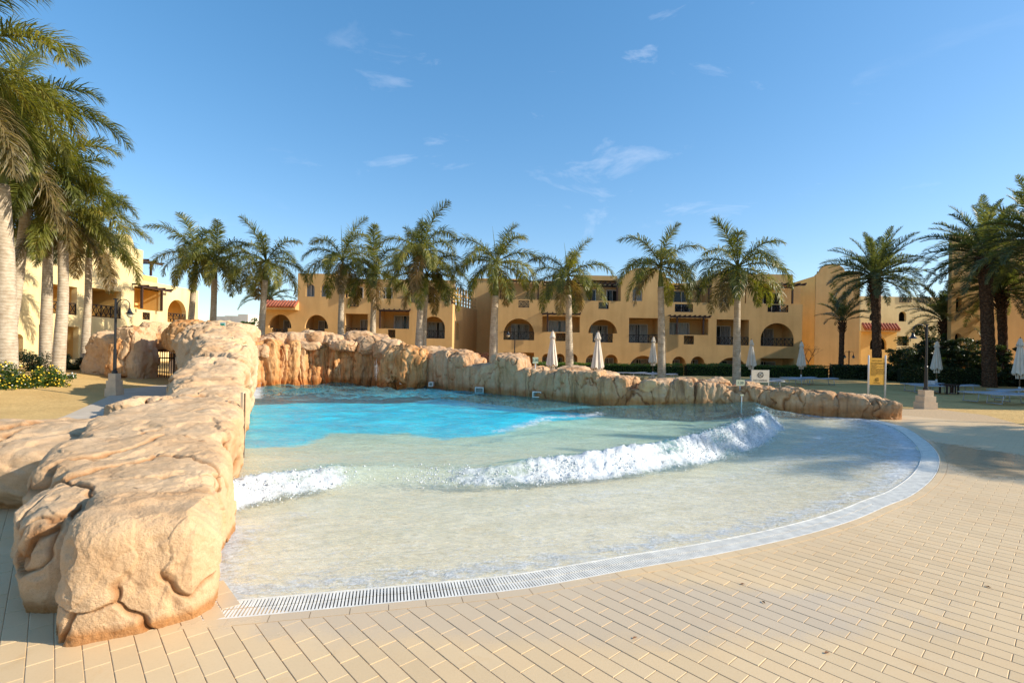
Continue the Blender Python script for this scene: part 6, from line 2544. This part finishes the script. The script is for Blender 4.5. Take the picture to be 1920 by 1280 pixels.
# ================================================================== UMBRELLAS
def umbrella_proto():
    t = thing('umbrella', 'x', 'umbrella', (0, 0, 0), 'closed cream parasols round the pool')
    mb = MB()
    mb.tube([(0, 0, 0), (0, 0, 2.68)], .024, 10)
    part('pole', mb.mesh('pole', M['pole_wood'], True), t)
    mb = MB()
    mb.tube([(0, 0, 0), (0, 0, .32), (0, 0, .42)], [.055, .055, .045], 12)
    part('sleeve', mb.mesh('sleeve', M['white_metal'], True), t)
    mb = MB()
    mb.tube([(0, 0, -.02), (0, 0, .05)], [.26, .24], 20)
    part('foot', mb.mesh('foot', M['stone'], False), t)

    def folded(z0, z1, r0, r1, nf, seed, name):
        rs = np.random.default_rng(seed)
        nu, nv = nf * 8, 14
        vs = []
        ph_ = rs.random(nf) * .3 + .85
        for j in range(nv + 1):
            s = j / nv
            z = z0 + (z1 - z0) * s
            R0 = r0 + (r1 - r0) * s ** .85
            for i in range(nu):
                a = 2 * math.pi * i / nu
                k = int(i / nu * nf) % nf
                fold = (.70 + .30 * abs(math.cos(a * nf / 2)) ** .8) if s > .05 else 1
                fold = fold * (1 + (ph_[k] - 1) * s)
                r = R0 * fold
                hem = (.05 * math.cos(a * nf) + .03 * math.sin(a * 3)) * (s ** 6)
                vs.append((r * math.cos(a + .15 * s), r * math.sin(a + .15 * s), z + hem))
        fs = [(j * nu + i, (j + 1) * nu + i, (j + 1) * nu + (i + 1) % nu, j * nu + (i + 1) % nu) for j in range(nv) for i in range(nu)]
        mb = MB()
        mb.add(vs, fs)
        part(name, mb.mesh(name, M['canvas'], False), t)
    folded(2.66, 1.02, .035, .285, 8, 1, 'canopy')
    folded(2.70, 2.36, .05, .15, 8, 2, 'top_vent')
    mb = MB()
    for k in range(8):
        a = k * math.pi / 4
        p = Vector((math.cos(a) * .15, math.sin(a) * .15, 1.15))
        mb.bar(p, p + Vector((-math.cos(a) * .03, -math.sin(a) * .03, -.35)), .05, .03)
    part('folded_flap', mb.mesh('folded_flap', M['canvas']), t)
    mb = MB()
    mb.tube([(0, 0, 2.68), (0, 0, 2.78)], [.03, .012], 8)
    part('finial', mb.mesh('finial', M['pole_wood']), t)
    return t


def copy_tree(o, parent=None):
    c = o.copy()
    COL.objects.link(c)
    if parent is not None:
        c.parent = parent
    for ch in list(o.children):
        copy_tree(ch, c)
    return c


um = umbrella_proto()
ums = [(1035, 25.0, 'closed umbrella left of the short palm, first of the row behind the rock wall'), (1120, 23.0, 'closed umbrella right of the short palm, nearest behind the rock wall'),
       (1224, 35.0, 'closed umbrella just left of the thick pale palm trunk'), (1408, 32.0, 'closed umbrella directly left of the no diving sign'),
       (1502, 34.8, 'closed umbrella in front of the corner between ochre block and yellow wall'), (1756, 30.7, 'closed umbrella behind the dark side table, right of the lamp'),
       (1912, 24.0, 'closed umbrella cut by the right edge above two loungers')]
for k, (x, Yd, lb) in enumerate(ums):
    o = um if k == 0 else copy_tree(um)
    o.location = ((x - 960) / F * Yd + .017 * 45 / F * Yd, Yd, 0)
    o.rotation_euler = (0, 0, k * 1.1)
    o['label'] = lb
    hgt = {1035: 1.0, 1120: .97, 1224: 1.04, 1408: .98, 1502: .98}.get(x, 1.0)
    o.scale = (1, 1, hgt)


# ================================================================== LOUNGERS
def lounger_proto():
    t = thing('sun_lounger', 'x', 'sun lounger', (0, 0, 0), 'grey sun loungers on the sand')
    mb = MB()
    for y in (-.31, .31):
        mb.tube([(-.98, y, .36), (.95, y, .36)], .022, 8)
    for x in (-.98, .95):
        mb.tube([(x, -.31, .36), (x, .31, .36)], .022, 8)
    part('frame', mb.mesh('frame', M['grey_metal'], True), t)
    for x, dx in ((-.70, -.06), (.66, .06)):
        for y in (-.29, .29):
            mb = MB()
            mb.tube([(x, y, .36), (x + dx, y, 0.0)], .018, 8)
            part('leg', mb.mesh('leg', M['grey_metal'], True), t)
        mb = MB()
        mb.tube([(x + dx, -.29, .02), (x + dx, .29, .02)], .018, 8)
        part('foot_bar', mb.mesh('foot_bar', M['grey_metal'], True), t)
    mb = MB()
    mb.box((-.95, -.29, .368), (.28, .29, .382))
    part('seat', mb.mesh('seat', M['mesh_grey']), t)
    mb = MB()
    mt = Matrix.Translation((.30, 0, .375)) @ Matrix.Rotation(-.06, 4, 'Y')
    mb.box((0, -.29, 0), (.66, .29, .014), mat=mt)
    part('backrest', mb.mesh('backrest', M['mesh_grey']), t)
    return t


lo = lounger_proto()
lg = [(1160 + 25, 709, 35.0, .1, 'lounger left of the thick pale palm trunk, behind the rock wall'), (1205, 710, 34.5, .05, 'second lounger behind the rock wall, beside the third umbrella'),
      (1240, 712, 33.5, -.05, 'lounger right behind the thick pale palm trunk'), (1432, 727, 27.5, .1, 'lounger showing below the no diving sign'),
      (1475, 722, 32.0, .05, 'lounger left of the umbrella by the yellow wall'), (1497, 719, 33.5, 0.0, 'lounger under the umbrella by the yellow wall'), (1536, 721, 33.5, -.03, 'lounger right of the umbrella by the yellow wall'),
      (1730, 733, 28.4, .1, 'lounger behind the lamp pedestal'), (1753, 737, 27.0, .0, 'lounger between lamp pedestal and dark side table'), (1787, 736, 28.5, -.2, 'lounger partly hidden by the dark side table'),
      (1850, 752, 22.6, .12, 'near lounger at the right, left of its pair'), (1898, 757, 21.4, .08, 'near lounger at the right edge below the umbrella'), (1900, 746, 23.8, .1, 'lounger behind the near pair at the right edge')]
for k, (x, y, Yd, rz, lb) in enumerate(lg):
    q = G(x, y)
    o = lo if k == 0 else copy_tree(lo)
    o.location = (q.x, q.y, 0)
    o.rotation_euler = (0, 0, rz)
    o['label'] = lb

# dark side table
q = G(1779, 738)
t = thing('side_table', 'small dark brown side table between the loungers on the right', 'table', (q.x, q.y, 0))
mb = MB()
mb.box((q.x - .33, q.y - .25, .42), (q.x + .33, q.y + .25, .46))
part('table_top', mb.mesh('table_top', M['wood_dark']), t)
for sx_ in (-1, 1):
    for sy_ in (-1, 1):
        mb = MB()
        mb.box((q.x + sx_ * .27 - .03, q.y + sy_ * .2 - .03, 0), (q.x + sx_ * .27 + .03, q.y + sy_ * .2 + .03, .418))
        part('leg', mb.mesh('leg', M['wood_dark']), t)
mb = MB()
for x in (-.12, 0, .12):
    mb.box((q.x + x - .02, q.y - .24, .05), (q.x + x + .02, q.y - .2, .418))
part('slats', mb.mesh('slats', M['wood_dark']), t)
q = G(1745, 735)
t = thing('box', 'small white box standing on the lounger behind the lamp', 'box', (q.x, q.y, .4))
mb = MB()
mb.box((q.x - .12, q.y - .1, .392), (q.x + .12, q.y + .1, .56))
mb.box((q.x - .13, q.y - .11, .561), (q.x + .13, q.y + .11, .58))
part('body', mb.mesh('body', M['white_metal']), t)


# ================================================================== SIGNS
def text_part(name, s, loc, size, mat, parent, rz=0.0, align='CENTER', ext=.001, label=None):
    cu = bpy.data.curves.new(name, 'FONT')
    cu.body = s
    cu.size = size
    cu.align_x = align
    cu.align_y = 'CENTER'
    cu.extrude = ext
    cu.resolution_u = 2
    cu.materials.append(mat)
    tmp = bpy.data.objects.new('tmp', cu)
    COL.objects.link(tmp)
    dg = bpy.context.evaluated_depsgraph_get()
    me = bpy.data.meshes.new_from_object(tmp.evaluated_get(dg))
    bpy.data.objects.remove(tmp)
    me.transform(Matrix.Translation(loc) @ Matrix.Rotation(rz, 4, 'Z') @ Matrix.Rotation(R(90), 4, 'X'))
    me.materials.clear()
    me.materials.append(mat)
    return part(name, me, parent, label)


ink = simple('dark_ink', (.10, .05, .02), .6, .1)
Ys = G(1643, 757).y
q = G(1643, 757)
ns = thing('notice_board', 'orange yellow notice board full of lines of text between two white posts', 'sign', (q.x, q.y, 0))
ps = Plane2((0, Ys), 0)
for x in (1628, 1659.5):
    mb = MB()
    u = ps.uz(x, 710)[0]
    z1 = ps.uz(x, 667)[1]
    mb.tube([(u, Ys, 0), (u, Ys, z1), (u, Ys, z1 + .03)], [.028, .028, .012], 12)
    part('post', mb.mesh('post', M['white_metal'], True), ns)
u0, z0, u1, z1 = ps.rect(1630, 671, 1657.2, 721)
mb = MB()
mb.box((u0, Ys - .015, z0), (u1, Ys + .015, z1))
part('panel', mb.mesh('panel', simple('orange_panel', (.80, .42, .06), .5, .06)), ns)
W_, H_ = u1 - u0, z1 - z0
cx_ = (u0 + u1) / 2
text_part('title_line', 'SAFETY RULES', (cx_, Ys - .018, z1 - .10 * H_), .06 * H_, ink, ns)
lines = ['Please follow the pool rules', 'No running or diving in the', 'wave pool', 'Children must be with an adult', 'at all times', 'No food or glass allowed here', 'Shower before you enter', 'Obey the lifeguard on duty', 'Do not stand near the wall', 'Use the pool at your own risk', 'Thank you']
for k, s in enumerate(lines):
    text_part('text_line', s, (u0 + .08 * W_, Ys - .018, z1 - (.18 + .046 * k) * H_), .047 * H_, ink, ns, align='LEFT')


def ring_icon(parent, c, r, w, mat):
    mb = MB()
    n = 28
    vs = []
    for rr in (r - w, r):
        for y in (0, -.003):
            for k in range(n):
                a = 2 * math.pi * k / n
                vs.append((c[0] + rr * math.cos(a), c[1] + y, c[2] + rr * math.sin(a)))
    fs = []
    for k in range(n):
        j = (k + 1) % n
        fs.append((n + k, n + j, 3 * n + j, 3 * n + k))
        fs.append((k, 2 * n + k, 2 * n + j, j))
        fs.append((2 * n + k, 3 * n + k, 3 * n + j, 2 * n + j))
        fs.append((k, j, n + j, n + k))
    mb.add(vs, fs)
    s = r * .68
    mb.bar((c[0] - s, c[1] - .002, c[2] + s * .7), (c[0] + s, c[1] - .002, c[2] - s * .7), w * .7, .003)
    # diving figure: head, body, arms and legs
    mb.bar((c[0] + r * .75, c[1] - .003, c[2] + r * 1.05), (c[0] + r * .1, c[1] - .003, c[2] + r * .1), r * .16, .003)
    mb.bar((c[0] + r * .12, c[1] - .004, c[2] + r * .14), (c[0] - r * .42, c[1] - .004, c[2] - r * .28), r * .26, .003)
    mb.bar((c[0] - r * .35, c[1] - .003, c[2] - r * .2), (c[0] - r * .75, c[1] - .003, c[2] - r * .3), r * .1, .003)
    mb.bar((c[0] - .1 * r, c[1] - .003, c[2] - r * .1), (c[0] + r * .35, c[1] - .003, c[2] - r * .45), r * .12, .003)
    part('no_diving_symbol', mb.mesh('no_diving_symbol', mat), parent)


ring_icon(ns, (cx_, Ys - .018, z0 + .19 * H_), .055 * H_ * 1.3, .012 * H_, ink)
text_part('caption', 'No Diving', (cx_, Ys - .018, z0 + .07 * H_), .06 * H_, ink, ns)

Yn = 24.0
pn = Plane2((0, Yn), 0)
u0, z0, u1, z1 = pn.rect(1409, 693.5, 1442, 716.5)
nd = thing('no_diving_sign', 'pale board reading NO DIVING with a crossed out diver, on two thin legs', 'sign', ((u0 + u1) / 2, Yn, 0))
mb = MB()
mb.box((u0, Yn - .01, z0), (u1, Yn + .01, z1))
part('panel', mb.mesh('panel', simple('pale_board', (.66, .62, .52), .6, .06)), nd)
for u in (u0 + .01, u1 - .01):
    mb = MB()
    mb.box((u - .015, Yn + .012, 0), (u + .015, Yn + .035, z1 + .01))
    part('leg', mb.mesh('leg', M['white_metal']), nd)
ink2 = simple('black_ink', (.03, .03, .03), .6, .1)
ring_icon(nd, ((u0 + u1) / 2, Yn - .013, z0 + (z1 - z0) * .60), (z1 - z0) * .24, .03, ink2)
text_part('caption', 'NO DIVING', ((u0 + u1) / 2, Yn - .013, z0 + (z1 - z0) * .15), .125, ink2, nd)


def depth_sign(label, x0, y0, x1, y1, ybase, Yd, txt, lean=0.0, twin=False):
    pp = Plane2((0, Yd), 0)
    u0, z0, u1, z1 = pp.rect(x0, y0, x1, y1)
    zb = pp.uz((x0 + x1) / 2, ybase)[1]
    c = (u0 + u1) / 2
    t = thing('depth_sign', label, 'sign', (c, Yd, zb), 'small pool depth signs on posts')
    mb = MB()
    mb.box((u0, Yd - .008, z0), (u1, Yd + .008, z1))
    part('plate', mb.mesh('plate', simple('pale_plate', (.70, .64, .40), .6, .05)), t)
    mb = MB()
    mb.tube([(c + lean, Yd + .025, zb - .15), (c, Yd + .025, z1 - .02)], .018, 8)
    part('post', mb.mesh('post', M['white_metal']), t)
    text_part('number', txt, (c, Yd - .01, (z0 + z1) / 2), (z1 - z0) * .62, ink2, t)


depth_sign('small pale depth sign on a white post right of the lamp and arch', 998.5, 669.5, 1009, 681, 713, 18.7, '2.00')
depth_sign('small greenish depth sign on a post in front of the rightmost royal palm', 1380, 712, 1396, 723, 766, 15.7, '1.20')
depth_sign('small pale depth sign on a thin leaning post on top of the left rock wall', 428.5, 632, 437.5, 642, 668, 15.5, '1.80', lean=.04)
depth_sign('white plate on a short post low at the right end of the rocks', 1388, 739, 1394, 742, 765, 15.4, '')
Yd = 20.5
pp = Plane2((0, Yd), 0)
u0, z0, u1, z1 = pp.rect(412.5, 604, 422, 612.5)
t = thing('exit_sign', 'small green and white emergency sign on the rocks above the left wall', 'sign', ((u0 + u1) / 2, Yd, z0))
mb = MB()
mb.box((u0, Yd - .01, z0), (u1, Yd + .01, z1))
part('plate', mb.mesh('plate', simple('green_white_plate', (.55, .75, .68), .5, .05)), t)
mb = MB()
mb.box((u0 + .02, Yd - .014, z0 + .03), (u1 - .02, Yd - .0105, z1 - .06))
part('green_field', mb.mesh('green_field', simple('sign_green', (.03, .35, .22), .5, .05)), t)
mb = MB()
mb.tube([((u0 + u1) / 2, Yd + .03, z0 - .25), ((u0 + u1) / 2, Yd + .03, z1)], .015, 8)
part('post', mb.mesh('post', M['white_metal']), t)

# posts fixed to the pool side of the left wall
b0, b1 = G(454, 862), None
Yp = 8.6
pp = Plane2((0, Yp), 0)
u = pp.uz(455, 800)[0]
t = thing('safety_post', 'slim tan pipe fixed upright to the pool side of the left rock wall', 'pipe', (u, Yp, -.2))
mb = MB()
mb.box((u - .03, Yp - .03, -.3), (u + .012, Yp + .03, pp.uz(455, 735)[1]))
part('pipe', mb.mesh('pipe', M['pvc']), t)
mb = MB()
mb.box((u + .014, Yp - .01, -.3), (u + .03, Yp + .02, pp.uz(455, 737)[1]))
part('channel', mb.mesh('channel', M['branch']), t)

# outlet boxes at the water line of the right wall
for k, (x, y, lb) in enumerate(((898.5, 731, 'white framed pool outlet box in the rock, second from the right'), (1006, 739, 'rightmost white framed pool outlet box at the water line'),
                                (754, 716, 'small pale outlet box near the foot of the waterfall'), (808, 720, 'small outlet box in the rock above the dark swell'))):
    Yd = {898.5: 19.85, 1006: 18.2, 754: 22.1, 808: 21.6}[x]
    pp = Plane2((0, Yd), 0)
    hw, hh = (8, 5.5) if k < 2 else (4, 4)
    u0, z0, u1, z1 = pp.rect(x - hw, y - hh, x + hw, y + hh)
    t = thing('outlet_box', lb, 'outlet box', ((u0 + u1) / 2, Yd, z0), 'pool outlet boxes')
    mb = MB()
    fw = .03
    for a in ((u0, z0, u1, z0 + fw), (u0, z1 - fw, u1, z1), (u0, z0 + fw + .001, u0 + fw, z1 - fw - .001), (u1 - fw, z0 + fw + .001, u1, z1 - fw - .001)):
        mb.box((a[0], Yd - .12, a[1]), (a[2], Yd + .3, a[3]))
    part('frame', mb.mesh('frame', M['white_plastic']), t)
    mb = MB()
    mb.box((u0 + fw, Yd - .02, z0 + fw), (u1 - fw, Yd + .2, z1 - fw))
    part('grille', mb.mesh('grille', simple('outlet_grey', (.25, .27, .24), .6, .1)), t)

# dry leaves on the paving
for k, (x, y) in enumerate(((1392, 1095), (1431, 1129), (1550, 1224), (1852, 1100), (1190, 1196))):
    q = G(x, y)
    mb = MB()
    a = k * 1.7
    ca_, sa_ = math.cos(a) * .022, math.sin(a) * .022
    mb.add([(q.x - ca_, q.y - sa_, .003), (q.x + sa_ * .4, q.y - ca_ * .4, .010), (q.x + ca_, q.y + sa_, .004), (q.x - sa_ * .4, q.y + ca_ * .4, .009)], [(0, 1, 2), (0, 2, 3)])
    o = link('dry_leaf', mb.mesh('dry_leaf', simple('dry_leaf_brown', (.20, .08, .03), .8, .2)))
    tag(o, ['dry leaf on the tiles, the farthest one', 'dry brown leaf on the tiles near the grate', 'dry leaf on the tiles near the bottom edge', 'dry leaf on the tiles at the far right', 'dry leaf on the tiles below the middle of the grate'][k], 'leaf', 'dry leaves on the paving')

# ================================================================== OUTSIDE THE FRAME, RIGHT: what casts the shade across the terrace

off = 'palms outside the frame on the right'
rp = [(21.5, 7.6, 6.6, 41), (24.0, 9.4, 7.2, 42), (26.5, 8.3, 7.4, 43)]
for k, (x, y, z, sd2) in enumerate(rp):
    rs = random.Random(sd2)
    t = thing('date_palm', ['date palm beyond the right edge that shades the paving', 'second date palm beyond the right edge', 'third date palm beyond the right edge'][k], 'palm tree', (x, y, 0), off)
    top = Vector((x, y, z))
    part('trunk', trunk_mesh('trunk', [Vector((x, y, -.2)), Vector((x, y, 2)), Vector((x + .1, y, 4)), top], [.3, .26, .26, .3], M['trunk_date'], 12, .05), t)
    crown(t, top, DATE, (5, 8, 10, 10, 8, 4), 1.0, rs)
b = Vector((15.2, 13.6, 0))
street_lamp('black street lamp just outside the right edge of the picture', b, 5.0, -.42, w=.36, hb=.62, globe=False, sc=.9)
